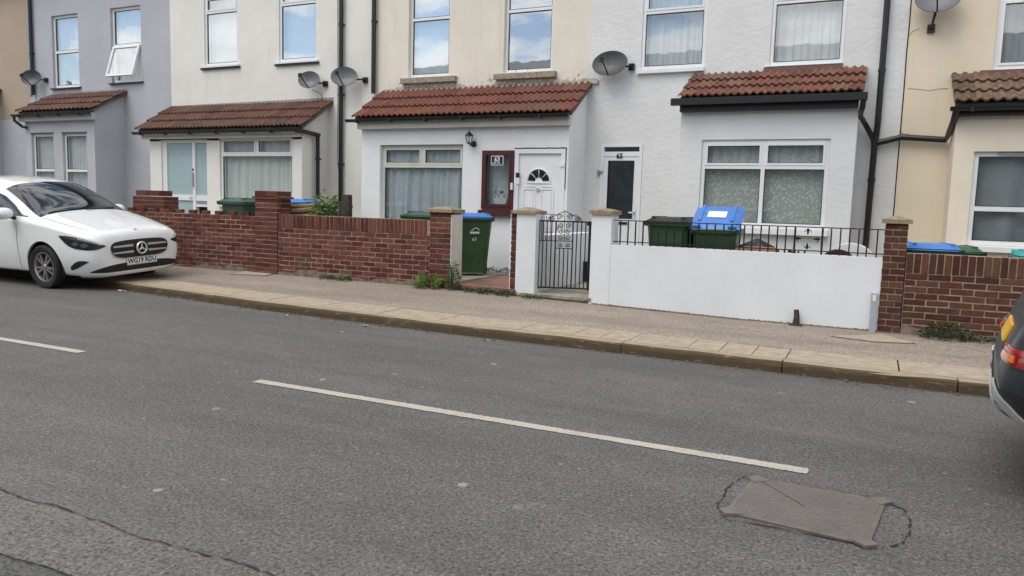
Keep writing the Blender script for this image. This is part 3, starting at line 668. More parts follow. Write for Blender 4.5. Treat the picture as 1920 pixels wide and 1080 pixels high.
pipe(h, [(x0-.08, 11.79, ze-.1), (x0-.08, 11.79, ze-.2), (x0+.02, 11.92, ze-.34), (x0+.14, 11.95, ze-.36)], .035, collars=False)
b = MB(); b.quad((x0, YF-.004, zt-.02), (x1+.15, YF-.004, zt-.02), (x1+.15, YF-.004, zt+.07), (x0, YF-.004, zt+.07)); b.build('flashing', 'lead', h)
px = atY(57, 90, YF-.08).x; pipe(h, [(px, YF-.06, 6.85), (px, YF-.06, 3.9)], .045)
b = MB(); b.box(px-.22, px-.12, YF-.03, YF-.002, 3.9, 5.9); b.build('party_strip', 'lead', h)
# --- 61, off white
ra = up(rect(YF, 383, 446, 0, 122), 5.85); rb = up(rect(YF, 523, 594, 0, 114), 5.85)
h = house('off white terraced house with frosted glass front door', XB[2], XB[3], [ra, rb], M['wall61'])
for q, cu in ((ra, 'blind'), (rb, 'blind')):
    w = window(h, YF, q, [(0, .765, 1), (.765, 1, 1)], glass='glass_up', fw=.05, cur=cu, amp=.004, set_=.03, sash=(1,)); sill(w, q[0]-.08, q[1]+.06, q[2]-.05, q[2], YF, .07, 'upvc'); MB().box(q[0]-.09, q[1]+.07, YF-.05, YF, q[2]-.085, q[2]-.052).build('sill_drip', 'darksill', w)
x0, x1 = atY(282, 320, YB).x, atY(566, 300, YB).x
ze, zt = 2.83, 3.43
rd = rect(YB, 303, 390, 262, 380); rd = (rd[0], rd[1], .32, rd[3]); rw = rect(YB, 412, 549, 256, 382)
bay(h, x0, x1, .2, 2.6, [rd, rw], M['wall61'], 11.85, ze, YF, zt)
w = window(h, YB, rw, [(0, .73, 1), (.73, 1, 2)], cur='curt61', fw=.05, amp=.035, waves=9, sash=(1,), set_=.04, curz=.02); sill(w, rw[0]-.03, rw[1]+.05, rw[2]-.08, rw[2], YB, .09, 'upvc')
b = MB(); ring(b, rd[0]+.003, rd[1]-.003, rd[2], rd[3]-.003, .06, YB+.03, YB+.13); xm = rd[0]+(rd[1]-rd[0])*.68; b.box(xm-.035, xm+.035, YB+.028, YB+.13, rd[2]+.06, rd[3]-.06)
zp = atY(340, 371, YB).z
b.box(rd[0]+.06, xm-.035, YB+.04, YB+.12, zp-.05, zp+.07); b.box(xm+.035, rd[1]-.06, YB+.04, YB+.12, zp-.18, zp+.07)
b.box(rd[0]+.06, rd[0]+.13, YB+.034, YB+.12, rd[2]+.06, rd[3]-.06)
d = b.build('door', 'upvc', h)
MB().box(rd[0]+.13, xm-.035, YB+.07, YB+.08, zp+.07, rd[3]-.06).build('frosted_pane', 'frost', d)
MB().box(xm+.035, rd[1]-.06, YB+.07, YB+.08, zp+.07, rd[3]-.06).build('frosted_pane', 'frost', d)
MB().box(rd[0]+.13, xm-.036, YB+.07, YB+.08, rd[2]+.06, zp-.05).build('frosted_pane', 'frost', d)
MB().box(xm+.06, rd[1]-.09, YB+.028, YB+.04, zp-.11, zp-.05).build('letter_plate', 'steel', d)
MB().box(xm-.03, xm+.0, YB+.0, YB+.03, zp+.25, zp+.55).build('door_handle', 'steel', d); MB().lathe([(.0, 0), (.022, 0), (.022, -.02), (0, -.02)], 10, lambda a, c, e: (xm-.02+a, YB+.03+e, zp+.62+c)).build('lock', 'black', d)
letters('61', xm-.10, zp+.0, YB+.036, .09, 'black', d)
bay_roof(h, x0-.22, x1+.14, 11.83, ze, YF-.02, zt, 3, .21, 2, 'tile61')
MB().box(x0-.15, x1+.0, 11.90, 11.99, ze-.19, ze-.06).build('fascia', 'fascia', h); gutter(h, x0-.26, x1+.05, 11.79, ze-.05)
b = MB(); b.tube([(x1+.03, 11.79, ze-.08), (x1+.1, 11.98, ze-.09), (x1+.1, 12.4, ze-.12)], .045, 8); b.build('gutter', 'black', h)
pipe(h, [(x1+.1, 12.36, ze-.10), (x1+.1, 12.36, .26)], .042)
b = MB(); b.quad((x0-.3, YF-.004, zt-.02), (x1+.15, YF-.004, zt-.02), (x1+.15, YF-.004, zt+.09), (x0-.3, YF-.004, zt+.05)); b.build('flashing', 'lead', h)
p = atY(638.5, 180, YF-.08).x; pipe(h, [(p, YF-.07, 6.85), (p, YF-.07, .25)], .046)
q = atY(700, 90, YF-.08).x
pipe(h, [(q+.0, YF-.07, 6.85), (q+.0, YF-.07, 3.55)], .046)
c0 = atY(604, 200, YF-.02); cable(h, [(c0.x-.2, YF-.1, c0.z+.35), (c0.x-.02, YF-.02, c0.z+.25), (c0.x+.02, YF-.015, c0.z), (c0.x, YF-.012, 1.4), (c0.x-.02, YF-.012, .3)])
c0 = atY(632, 200, YF-.02); cable(h, [(c0.x, YF-.012, 5.8), (c0.x+.01, YF-.012, 3.4), (c0.x, YF-.012, 2.2), (c0.x+.12, YF-.015, 1.7), (c0.x+.1, YF-.012, .4)], .005)
# --- 63, cream with fresh white bay
ra = up(rect(YF, 766, 843, 0, 143), 5.5); rb = up(rect(YF, 945, 1036, 0, 134), 5.5)
h = house('cream terraced house with full width red tiled bay and maroon sidelight', XB[3], XB[4], [ra, rb], M['wall63'])
for q, s0, s1, cu in ((ra, 750, 852, 'blind'), (rb, 925, 1040, None)):
    w = window(h, YF, q, [(0, .66, 1), (.66, 1, 1)], glass='glass_up', fw=.05, cur=cu, amp=.003, sash=False, set_=.075)
    sill(w, atY(s0, 148, YF-.1).x, atY(s1, 145, YF-.1).x, q[2]-.13, q[2]-.02, YF, .10, 'stonesill')
x0, x1 = atY(678, 300, YB).x, atY(1067, 260, YB).x
ze, zt = 2.96, 3.565
rw = rect(YB, 712, 867, 271, 408); rw = (rw[0], rw[1], .98, rw[3]); rs = rect(YB, 904, 963.5, 282, 393); rd = rect(YB, 965, 1059, 279, 400); rd = (rs[1]+.005, rd[1], .28, rd[3])
bay(h, x0, x1, .2, 2.75, [rw, rs, rd], M['bay63'], 11.85, ze, YF, zt)
w = window(h, YB, rw, [(0, .74, 1), (.74, 1, 2)], fmat='upvc_cream', cur='netblue', fw=.055, amp=.04, waves=8, set_=.08, sash=(1,)); sill(w, rw[0]-.02, rw[1]+.02, rw[2]-.07, rw[2], YB, .05, 'upvc_cream')
w = window(h, YB, rs, [(0, 1, 1)], fmat='darkwood', cur='netblue', fw=.05, sash=True, set_=-.03, amp=.012, waves=3); sill(w, rs[0]-.02, rs[1]+.01, rs[2]-.11, rs[2]-.004, YB, .10, 'darkwood')
# little hanging stars and a flower box seen behind the sidelight
for i, (u, v) in enumerate(((.3, .72), (.62, .72), (.45, .60), (.3, .47), (.62, .47), (.48, .35), (.8, .7), (.8, .45))):
    X, Z = rs[0]+(rs[1]-rs[0])*u, rs[2]+(rs[3]-rs[2])*v; b = MB(); pts = [((.024 if j % 2 == 0 else .011)*math.cos(j*math.pi/5+1.57), (.024 if j % 2 == 0 else .011)*math.sin(j*math.pi/5+1.57)) for j in range(10)]
    b.prism(pts, lambda a, c: (X+a, YB+.10, Z+c), lambda a, c: (X+a, YB+.105, Z+c)); b.build('hanging_star', 'whiteplastic', w)
X, Z = rs[0]+(rs[1]-rs[0])*.55, rs[2]+.10; MB().frustum((X-.11, X+.11, YB+.05, YB+.13, Z), (X-.13, X+.13, YB+.04, YB+.14, Z+.10)).build('flower_box', 'whiteplastic', w)
b = MB()
for i in range(14): a = random.uniform(-.1, .1); b.bar((X+a, YB+.09, Z+.1), (X+a*1.5, YB+.09+random.uniform(-.02, .02), Z+.16+random.uniform(0, .09)), .004, 4); b.box(X+a*1.5-.02, X+a*1.5+.02, YB+.085, YB+.095, Z+.19, Z+.225)
b.build('flowers', 'net', w)
# door 63
b = MB(); ring(b, rd[0]+.003, rd[1]-.003, rd[2], rd[3]-.003, .075, YB-.01, YB+.13); door = b.build('door', 'upvc', h)
L0, L1, LZ0, LZ1 = rd[0]+.08, rd[1]-.08, rd[2]+.02, rd[3]-.08
lf = MB().box(L0, L1, YB+.03, YB+.09, LZ0, LZ1); leaf = lf.build('door_leaf', 'upvc', door)
cx, cz = (L0+L1)/2-.02, atY(1010, 340, YB).z
def mold(x0, x1, z0, z1):
    b = MB(); ring(b, x0, x1, z0, z1, .022, YB+.016, YB+.032); b.box(x0+.05, x1-.05, YB+.02, YB+.032, z0+.05, z1-.05); b.build('panel_moulding', 'upvc', door)
zt_ = cz-.10
mold(cx-.29, cx-.045, zt_-.75, zt_-.02); mold(cx+.045, cx+.29, zt_-.75, zt_-.02); mold(cx-.29, cx-.045, LZ0+.12, zt_-.85); mold(cx+.045, cx+.29, LZ0+.12, zt_-.85)
b = MB(); b.box(cx-.27, cx-.05, YB+.018, YB+.032, cz-.095, cz-.07); b.box(cx+.05, cx+.27, YB+.018, YB+.032, cz-.095, cz-.07); b.build('panel_moulding', 'upvc', door)
for i in range(4):
    a0, a1 = math.pi*i/4+.07, math.pi*(i+1)/4-.07; b = MB()
    pts = [(.075*math.cos(a0), .075*math.sin(a0))]+[(.195*math.cos(a0+(a1-a0)*j/5), .195*math.sin(a0+(a1-a0)*j/5)) for j in range(6)]+[(.075*math.cos(a1), .075*math.sin(a1))]
    b.prism(pts, lambda a, c: (cx+a, YB+.020, cz+c), lambda a, c: (cx+a, YB+.031, cz+c)); b.build('fanlight_pane', 'carglass', door)
b = MB(); b.tube([(cx+.215*math.cos(math.pi*j/16), YB+.022, cz+.215*math.sin(math.pi*j/16)) for j in range(17)], .014, 6); b.box(cx-.23, cx+.23, YB+.014, YB+.032, cz-.035, cz-.012); b.build('fanlight_surround', 'upvc', door)
MB().lathe([(0, -.03), (.028, -.03), (.034, 0), (.0, 0)], 12, lambda a, c, e: (cx+a, YB+.03+e, cz-.14+c)).build('spy_hole', 'chrome', door)
MB().box(L1-.06, L1-.025, YB-.03, YB+.03, cz-.78, cz-.60).build('door_handle', 'upvc', door)
for zz in (rd[3]-.25, cz-.7): MB().box(rd[1]-.1, rd[1]-.02, YB-.03, YB-.008, zz-.05, zz+.02).build('hinge', 'upvc', door)
MB().box(L0-.035, L0+.025, YB-.035, YB+.0, cz+.06, cz+.14).build('door_chime', 'black', door); MB().box(L0-.035, L0+.025, YB-.03, YB+.0, cz-.05, cz+.055).build('door_chime', 'whiteplastic', door)
b = MB(); P = []
for i in range(40): x = rs[1]+(rd[1]-rs[1]+.02)*i/39; P.append((x, YB-.006, rd[3]+.012+random.uniform(-.005, .006)))
b.tube(P, .008, 5); b.tube([(rd[1]+.01+random.uniform(-.003, .003), YB-.004, rd[3]-i*.04) for i in range(18)], .006, 5); b.build('sealant_gap', 'crack', h)
MB().box(rs[1]-.03, rs[1]-.002, YB-.075, YB-.03, rs[2]+.35, rs[2]+.47).build('bell_push', 'whiteplastic', h)
bay_roof(h, x0-.08, x1+.10, 11.83, ze, YF-.02, zt, 3, .235, 2, 'tile63')
MB().box(x0-.02, x1+.04, 11.88, 11.99, ze-.20, ze-.055).build('fascia', 'fascia', h); gutter(h, x0-.2, x1+.06, 11.79, ze-.03)
b = MB(); n = 60; lo = []; hi = []
for i in range(n+1): x = x0-.05+(x1-x0+.25)*i/n; lo.append((x, YF-.05, zt-.01)); hi.append((x, YF-.003, zt+.05+random.uniform(0, .05)))
b.grid([lo, hi]); b.build('flashing', 'mortarstrip', h)
def specks(root, spots, Y, mat, n, smin=.004, smax=.013):
    b = MB()
    for _ in range(n):
        x0_, x1_, z0_, z1_ = random.choice(spots); x, z, r_ = random.uniform(x0_, x1_), z0_+(z1_-z0_)*random.random()**2, random.uniform(smin, smax)
        i = len(b.v); b.v += [(x+r_*random.uniform(.5, 1.3)*math.cos(a), Y, z+r_*random.uniform(.5, 1.1)*math.sin(a)) for a in (0, 1.05, 2.1, 3.14, 4.2, 5.2)]; b.face(range(i, i+6))
    o = b.build('lichen_specks', mat, root, fixn=False); o['kind'] = 'stuff'
specks(h, [(x0, x1, zt+.06, zt+.24), (ra[0]-.25, ra[1]+.25, ra[2]-.22, ra[2]-.05), (rb[0]-.3, rb[1]+.2, rb[2]-.26, rb[2]-.05), (rb[0]-.5, x1, zt+.08, zt+.3)], YF-.003, 'footing', 420)
# --- 65, white textured
ra = up(rect(YF, 1204, 1324, 0, 128), 5.5); rb = up(rect(YF, 1446, 1585, 0, 120), 5.5)
rd = rect(YF, 1125, 1203, 269, 400); rd = (rd[0], rd[1], .30, rd[3])
h = house('white textured terraced house with black gutter and small red tiled bay', XB[4], XB[5], [ra, rb, rd], M['wall65'])
w = window(h, YF, ra, [(0, .535, 1), (.535, 1, 1)], glass='glass', cur='netblue', fw=.05, sash=(1,), amp=.02, waves=10, set_=.02); sill(w, ra[0]-.05, ra[1]+.0, ra[2]-.07, ra[2], YF, .07, 'upvc')
w = window(h, YF, rb, [(0, .54, 1), (.54, 1, 1)], glass='glass', cur='net', fw=.05, sash=(1,), amp=.02, waves=10, set_=.02); sill(w, rb[0]-.06, rb[1]+.0, rb[2]-.02, rb[2]+.0, YF, .05, 'upvc'); sill(w, rb[0]-.07, rb[1]+.0, rb[2]-.11, rb[2]-.025, YF, .08, 'brownsill')
b = MB(); ring(b, rd[0]+.003, rd[1]-.003, rd[2], rd[3]-.003, .055, YF-.01, YF+.12); b.box(rd[0]+.05, rd[1]-.05, YF+.0, YF+.11, rd[3]-.22, rd[3]-.14); door = b.build('door', 'upvc', h)
MB().box(rd[0]+.058, rd[1]-.058, YF+.03, YF+.04, rd[3]-.14, rd[3]-.058).build('fanlight_pane', 'glass_dark', door)
g0, g1, gz0, gz1 = rect(YF, 1138, 1187, 301, 410)
b = MB(); L0, L1, LZ1 = rd[0]+.058, rd[1]-.058, rd[3]-.223
b.box(L0, g0, YF+.01, YF+.07, rd[2]+.01, LZ1); b.box(g1, L1, YF+.01, YF+.07, rd[2]+.01, LZ1); b.box(g0, g1, YF+.01, YF+.07, gz1, LZ1); b.box(g0, g1, YF+.01, YF+.07, rd[2]+.01, gz0); leaf = b.build('door_leaf', 'upvc', door)
MB().box(g0, g1, YF+.035, YF+.045, gz0, gz1).build('door_pane', 'glass_dark', door)
b = MB(); ring(b, g0-.0, g1+.0, gz0, gz1, .012, YF+.005, YF+.035); b.build('gasket', 'gasket', door)
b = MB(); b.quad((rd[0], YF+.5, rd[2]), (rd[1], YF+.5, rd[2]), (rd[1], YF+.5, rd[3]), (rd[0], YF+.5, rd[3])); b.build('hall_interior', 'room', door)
letters('65', (g0+g1)/2-.03, gz1+.075, YF-.004, .12, 'black', door, bold=.004)
MB().box(g0+.08, g1-.08, YF-.004, YF+.008, gz0-.10, gz0-.055).build('letter_plate', 'black', door)
b = MB(); b.box(g1+.025, g1+.06, YF-.01, YF+.008, gz0+.02, gz0+.2); b.box(g1-.05, g1+.05, YF-.05, YF-.03, gz0+.1, gz0+.125); b.box(g1+.03, g1+.05, YF-.05, YF+.0, gz0+.1, gz0+.125); b.build('door_handle', 'upvc', door)
b = MB(); b.box(rd[0]-.05, rd[0]+.05, YF-.04, YF-.012, gz1-.22, gz1-.18); b.box(rd[0]-.04, rd[0]-.015, YF-.05, YF-.012, gz1-.28, gz1-.17); b.build('door_chain', 'steel', door)
x0, x1 = atY(1274, 280, YB).x, atY(1604, 280, YB).x
ze, zt = 3.12, 3.61
rw = rect(YB, 1312, 1552, 261, 426)
bay(h, x0, x1, .15, 2.85, [rw], M['bay65'], 11.85, ze, YF, zt)
w = window(h, YB, rw, [(0, .685, 2), (.685, 1, 2)], fw=.055, cur='lace', sash=(1,), amp=.003, set_=.03)
curtain(w, rw[0]+.03, rw[1]-.03, rw[2]+(rw[3]-rw[2])*.69, rw[3]-.01, YB+.165, 'netblue', 77, .02, 12)
sill(w, rw[0]-.05, rw[1]+.05, rw[2]-.10, rw[2], YB, .10, 'upvc')
bay_roof(h, x0-.02, x1+.06, 11.83, ze, YF-.02, zt, 3, .225, 2, 'tile65')
MB().box(x0, x1, 11.88, 11.99, ze-.20, ze-.06).build('fascia', 'black', h)
gutter(h, x0-.12, x1+.11, 11.82, ze-.06, square=True)
pX = lambda px, py: atY(px, py, YF-.08)
tee = pX(1640, 268)
a = atY(1611, 190, 11.82); c = pX(1604, 205)
pipe(h, [(x1+.06, 11.82, ze-.1), (x1+.05, 11.84, ze-.22), (x1+.02, 12.15, ze-.28), (x1+.10, 12.65, 2.75), (tee.x-.02, YF-.08, tee.z+.05), (tee.x, YF-.08, tee.z-.1)], .04, collars=False)
pt_ = pX(1661, 40); pipe(h, [(pt_.x, YF-.08, 6.85), (tee.x+.02, YF-.08, tee.z+.25), (tee.x, YF-.08, tee.z-.05), (tee.x-.02, YF-.08, .25)], .046)
# --- 67, beige
ra = (atY(1867, 60, YF).x, atY(1867, 60, YF).x+1.15, rect(YF, 1867, 1990, 0, 128)[2], 5.45)
h = house('beige terraced house with brown mottled bay tiles', XB[5], XB[6], [ra], M['wall67'])
w = window(h, YF, ra, [(0, .50, 1), (.50, 1, 1)], fw=.06, cur='greydrape', sash=(0, 1), set_=.05); sill(w, ra[0]-.15, ra[1]+.1, ra[2]-.12, ra[2]-.005, YF, .10, 'brownsill')
x0 = .90; x1 = 3.6; ze, zt = 2.93, 3.45
zz = atY(1840, 284, YB).z; rw = (atY(1818, 380, YB).x, 3.0, 1.05, zz)
bay(h, x0, x1, .15, 2.62, [rw], M['bay67'], 11.85, ze, YF, zt)
zf = (atY(1860, 392, YB).z-1.05)/(zz-1.05)
w = window(h, YB, rw, [(0, zf, 1), (zf, 1, 1)], fw=.06, cur='greydrape', sash=False, amp=.05, waves=3, set_=.05); sill(w, rw[0]-.05, rw[1]+.05, .97, 1.05, YB, .08, 'upvc')
MB().box(rw[0]+.28, rw[0]+.6, YB+.03, YB+.05, zz-.045, zz-.02).build('trickle_vent', 'steel', w)
bay_roof(h, x0-.06, x1+.06, 11.83, ze, YF-.02, zt, 3, .25, 2, 'tile67')
MB().box(x0, x1, 11.88, 11.99, ze-.16, ze-.06).build('fascia', 'black', h); gutter(h, x0-.10, x1+.1, 11.80, ze-.05)
pipe(h, [(x0-.02, 11.83, ze-.08), (x0-.03, 11.95, ze-.2), (x0-.04, 12.4, ze-.32), (x0-.06, YF-.08, ze-.40), (tee.x+.35, YF-.08, tee.z+.08), (tee.x+.04, YF-.08, tee.z)], .045, mat='black', name='branch_pipe', collars=False)
for pts_ in ([(1702, 166), (1722, 167), (1742, 170), (1765, 166), (1778, 166)], [(1703, 68), (1712, 58), (1724, 53)], [(1688, 245), (1692, 250), (1705, 252)]):
    Q_ = [atY(a_, c_, YF-.002) for a_, c_ in pts_]; MB().tube(Q_, .004, 4).build('hairline_crack', 'mortarstrip', h)
b = MB(); b.tube([(XB[5]+.01+random.uniform(-.004, .004), YF-.004, 5.8-i*.2) for i in range(28)], .008, 4); b.build('party_crack', 'crack', h)
# ------------------------------------------------------------------ garden walls
def brick_mesh(L, H, D, mat, seed):
    r = random.Random(seed); j = lambda a=.0022: r.uniform(-a, a); c = .0045
    b = MB(); x, z = L/2, H/2
    F = [(-x+c+j(), 0+j(.0015), -z+c+j()), (x-c+j(), j(.0015), -z+c+j()), (x-c+j(), j(.0015), z-c+j()), (-x+c+j(), j(.0015), z-c+j())]
    E_ = [(-x+j(), .007, -z+j()), (x+j(), .007, -z+j()), (x+j(), .007, z+j()), (-x+j(), .007, z+j())]
    Bk = [(q[0], D, q[2]) for q in E_]; b.v += F+E_+Bk
    b.face((0, 1, 2, 3))
    for q in range(4): n = (q+1) % 4; b.face((q, 4+q, 4+n, n)); b.face((4+q, 8+q, 8+n, 4+n))
    b.face((11, 10, 9, 8)); return b.mesh('brick', mat)
BM = {}
def bricks_for(mat, ch):
    key = (mat, round(ch, 4))
    if key not in BM:
        h = ch-.011; BM[key] = {'s': [brick_mesh(.214, h, .1, mat, i) for i in range(5)], 'h': [brick_mesh(.102, h, .1, mat, 20+i) for i in range(3)], 'q': [brick_mesh(.158, h, .1, mat, 50+i) for i in range(3)],
                   'v': [brick_mesh(.063, .212, .1, mat, 30+i) for i in range(4)], 'r': [brick_mesh(.14, .064, .07, mat, 40+i) for i in range(3)]}
    return BM[key]
def put(kind, B, root, x, y, z):
    o = child('brick', random.choice(B[kind]), root, Vector((x, y+random.uniform(-.003, .004), z+random.uniform(-.0015, .0015)))-ORI[root.name], (random.uniform(-.008, .008), random.uniform(-.006, .006), random.uniform(-.01, .01)))
    return o
def brick_wall(label, x0, x1, z0, ztop, mat, mort, soldier=True, merlon=False, yf=9.5, ch=.075, foot=.0):
    t = thing('brick_wall', label, 'wall', ((x0+x1)/2, yf, 0), 'brick garden walls'); B = bricks_for(mat, ch)
    zt = ztop-(.222 if soldier else 0)-(.07 if merlon else 0)
    n = round((zt-z0)/ch); z0 = zt-n*ch
    MB().box(x0, x1, yf+.0065, yf+.2, -.05, ztop-(.075 if merlon else .004)).build('mortar_core', mort, t)
    for r in range(n):
        z = z0+ch*(r+.5); x = x0; first = True
        while x < x1-.05:
            L = .1125 if (first and r % 2) else .225
            if x+L > x1+.02: L = .1125 if x1-x < .17 else .169
            if x+L > x1+.06: break
            put('h' if L < .12 else ('q' if L < .2 else 's'), B, t, x+L/2, yf, z); x += L; first = False
    if soldier:
        x = x0+.037
        while x < x1-.02: put('v', B, t, x, yf-.004, ztop-.111); x += .0745
    if merlon:
        x = x0+.12
        while x < x1-.1: put('r', B, t, x, yf+.004, ztop-.036); x += .31
    if foot:
        b = MB(); nn = 110; lo = []; hi = []
        for i in range(nn+1): x = x0+(x1-x0)*i/nn; lo.append((x, yf-.022, .08)); hi.append((x, yf-.008, z0+foot*(.5+.25*math.sin(x*3.1+1)+.17*math.sin(x*8.3)+.1*math.sin(x*21))))
        top = [(p[0], yf+.02, p[2]+.008) for p in hi]; b.grid([lo, hi, top]); b.build('cement_footing', 'footing', t)
    return t
def capstone(b, x0, x1, y0, y1, z, t=.045, peak=.04):
    b.box(x0, x1, y0, y1, z, z+t); b.frustum((x0+.004, x1-.004, y0+.004, y1-.004, z+t), ((x0+x1)/2-.03, (x0+x1)/2+.03, (y0+y1)/2-.03, (y0+y1)/2+.03, z+t+peak))
def brick_pillar(label, x0, x1, z0, ztop, mat, mort, cap, yf=9.485, d=.33, ch=.075, group='brick gate pillars', side=None):
    t = thing('brick_pillar', label, 'pillar', ((x0+x1)/2, yf, 0), group); w = x1-x0; h = ch-.011
    n = round((ztop-z0)/ch); z0 = ztop-n*ch
    MB().box(x0+.008, x1-.008, yf+.008, yf+d-.008, -.05, ztop-.002).build('mortar_core', mort, t)
    full = [brick_mesh(w*.66-.01, h, .1, mat, 60+i) for i in range(2)]; part = [brick_mesh(w*.34-.004, h, .1, mat, 70+i) for i in range(2)]
    sidef = [brick_mesh(d-.105, h, .1, mat, 80+i) for i in range(2)]
    for r in range(n):
        z = z0+ch*(r+.5)
        for sgn in ((1, -1) if r % 2 else (-1, 1))[:1]:
            xa = x0+w*.33 if sgn < 0 else x1-w*.33
            child('brick', random.choice(full), t, Vector((xa, yf+random.uniform(-.002, .003), z))-ORI[t.name]); xb = x1-w*.17 if sgn < 0 else x0+w*.17
            child('brick', random.choice(part), t, Vector((xb, yf+random.uniform(-.002, .003), z))-ORI[t.name])
        if side is None: child('brick', random.choice(sidef), t, Vector((x1, yf+.1+(d-.1)/2, z))-ORI[t.name], (0, 0, R(90)))
    if side: MB().box(x1-.006, x1+.012, yf+.012, yf+d, z0+.02, ztop-.03).build('render_skin', side, t)
    if cap == 'stone': b = MB(); capstone(b, x0-.035, x1+.035, yf-.035, yf+d+.035, ztop); b.build('cap_stone', 'capstone', t)
    if cap == 'brick':
        MB().box(x0-.03, x1+.03, yf-.03, yf+d+.03, ztop, ztop+.03).build('tile_course', mat if isinstance(mat, str) else 'brickA', t)
        for i in range(2): child('brick', brick_mesh(w/2-.006, .09, d, mat, 90+i), t, Vector((x0+w*(.25+.5*i), yf, ztop+.077))-ORI[t.name])
    return t
Yw = 9.5
X = lambda px, py: atY(px, py, Yw).x
Zw = lambda px, py: atY(px, py, Yw).z
pa, pb = X(479, 430), X(521, 430)
brick_wall('red brick garden wall with gap toothed top row beside the white car', -13.6, pa-.004, .17, Zw(420, 393)-.02, 'brickA', 'mortarA', soldier=False, merlon=True, foot=.16)
la, lb = X(224, 400), X(283, 400)
brick_pillar('stepped red brick pillar behind the white car bonnet', la, lb, .17, Zw(255, 367), 'brickA', 'mortarA', None, yf=9.78)
P_ = [o for o in COL.objects if o.name.startswith('brick_pillar')][0]
for i in range(2): child('brick', brick_mesh((lb-la)*.36, .1, .3, 'brickA', 95+i), P_, Vector((la+(lb-la)*(.28+.38*i)-.02, 9.80, Zw(255, 367)+.055))-ORI[P_.name])
brick_pillar('red brick pillar between the two red brick walls', pa, pb, .15, Zw(500, 372), 'brickA', 'mortarA', 'brick')
ea, eb = X(806, 460), X(845, 460)
brick_wall('long red brick garden wall topped by upright bricks beside bin entrance', pb+.004, ea-.004, .16, Zw(660, 407), 'brickA', 'mortarA', foot=.12)
brick_pillar('red brick end pillar with stone cap touching the wheelie bin entrance', ea, eb, .16, Zw(825, 398), 'brickA', 'mortarA', 'stone', side='fascia')
# entrance step across the two gateways
b = MB(); n = 40; sx0, sx1 = eb+.0, X(1108, 500)
def stepslab(x0, x1, z, mat, name, yfr, yb, root):
    b = MB(); n = 24; P = []
    for y, zz in ((yfr+.03, .05), (yfr+.01, z-.05), (yfr-.02, z-.045), (yfr-.022, z-.008), (yfr, z), (yb, z)):
        P.append([(x0+(x1-x0)*i/n, y+(random.uniform(-.008, .008) if y < yfr+.02 else 0), zz) for i in range(n+1)])
    b.grid(P)
    for q in (0, -1): b.face([b.vert(rw[q]) for rw in P])
    return b.build(name, mat, root)
st = thing('entrance_step', 'cracked red painted step under the bin entrance and iron gate', 'step', ((sx0+sx1)/2, 9.5, 0))
xm = X(968, 500)
stepslab(sx0, xm-.004, .245, 'redtile', 'red_slab', 9.50, 12.04, st); stepslab(xm, sx1+.02, .215, 'concrete', 'concrete_slab', 9.50, 12.84, st)
MB().box(sx0+.01, xm-.01, 9.473, 9.56, .215, .2485).build('painted_nosing', 'rededge', st)
crack([(sx0+.1+i*.06, 10.2+wob(i*.3, .05)) for i in range(18)], .003, .006, 'floor_crack', st, .2485)
# white pillar with a strip of brick
t = thing('gate_pillar', 'white painted gate pillar with brick strip and stone cap, hinge side of iron gate', 'pillar', (X(987, 470), 9.5, 0), 'white gate pillars')
x0, x1, xs_ = X(968, 470), X(1004, 470), X(957, 470); zc = Zw(985, 400)
b = MB(); b.box(x0, x1, 9.49, 9.80, .2, zc); b.build('shaft', 'gardenwhite', t)
hb = [brick_mesh(x0-xs_-.004, .062, .25, 'brickA', 110+i) for i in range(3)]
nb = int((zc-.23)/.075)
MB().box(xs_+.01, x0-.001, 9.52, 9.78, .2, zc-.005).build('mortar_core', 'mortarA', t)
for r in range(nb): child('brick', random.choice(hb), t, Vector(((xs_+x0)/2, 9.505+random.uniform(-.004, .004), zc-.04-r*.075))-ORI[t.name], (0, random.uniform(-.01, .01), 0))
b = MB(); P = []
for i in range(46): zz = .24+(zc-.26)*i/45; P.append([(xs_-.006+random.uniform(-.01, .008), 9.498, zz), (xs_+.004, 9.496, zz)])
b.grid(P); b.build('paint_splash', 'gardenwhite', t)
b = MB(); capstone(b, X(961, 395), X(1008, 395), 9.45, 9.84, zc, .035, .05); b.build('cap_stone', 'capstone', t)
t = tag(MB().box(x0+.02, x1-.03, 9.80, 12.0, .1, 1.0).build('partition_wall', 'gardenwhite'), 'low white partition wall running from gate pillar to the house', 'wall')
# dirt and moss along the foot of the walls
b = MB(); lo, hi = [], []
for i in range(420):
    x = -3.32+4.0*i/419; lo.append((x, 9.495-abs(random.gauss(0, .012))-.006, ZB(x)+.004)); hi.append((x, 9.497, ZB(x)+.012+abs(random.gauss(0, .006))))
b.grid([lo, hi]); o = b.build('wall_foot_dirt', 'footing', pavement); o['kind'] = 'stuff'
# white rendered wall of 65
t = thing('rendered_wall', 'smooth white painted garden wall carrying black railings', 'wall', (-1.6, 9.5, 0))
wl, wp, wr = X(1107, 490), X(1146, 440), X(1650, 550); zt = .936
b = MB(); n = 60
b.box(wl, wr, 9.5, 9.71, -.05, zt); b.build('wall', 'gardenwhite', t)
MB().box(wl-.001, wp, 9.494, 9.79, .0, Zw(1127, 402)).build('end_post', 'gardenwhite', t)
b = MB(); capstone(b, wl-.03, wp+.03, 9.46, 9.83, Zw(1127, 402), .05, .03); b.build('cap_stone', 'capstone', t)
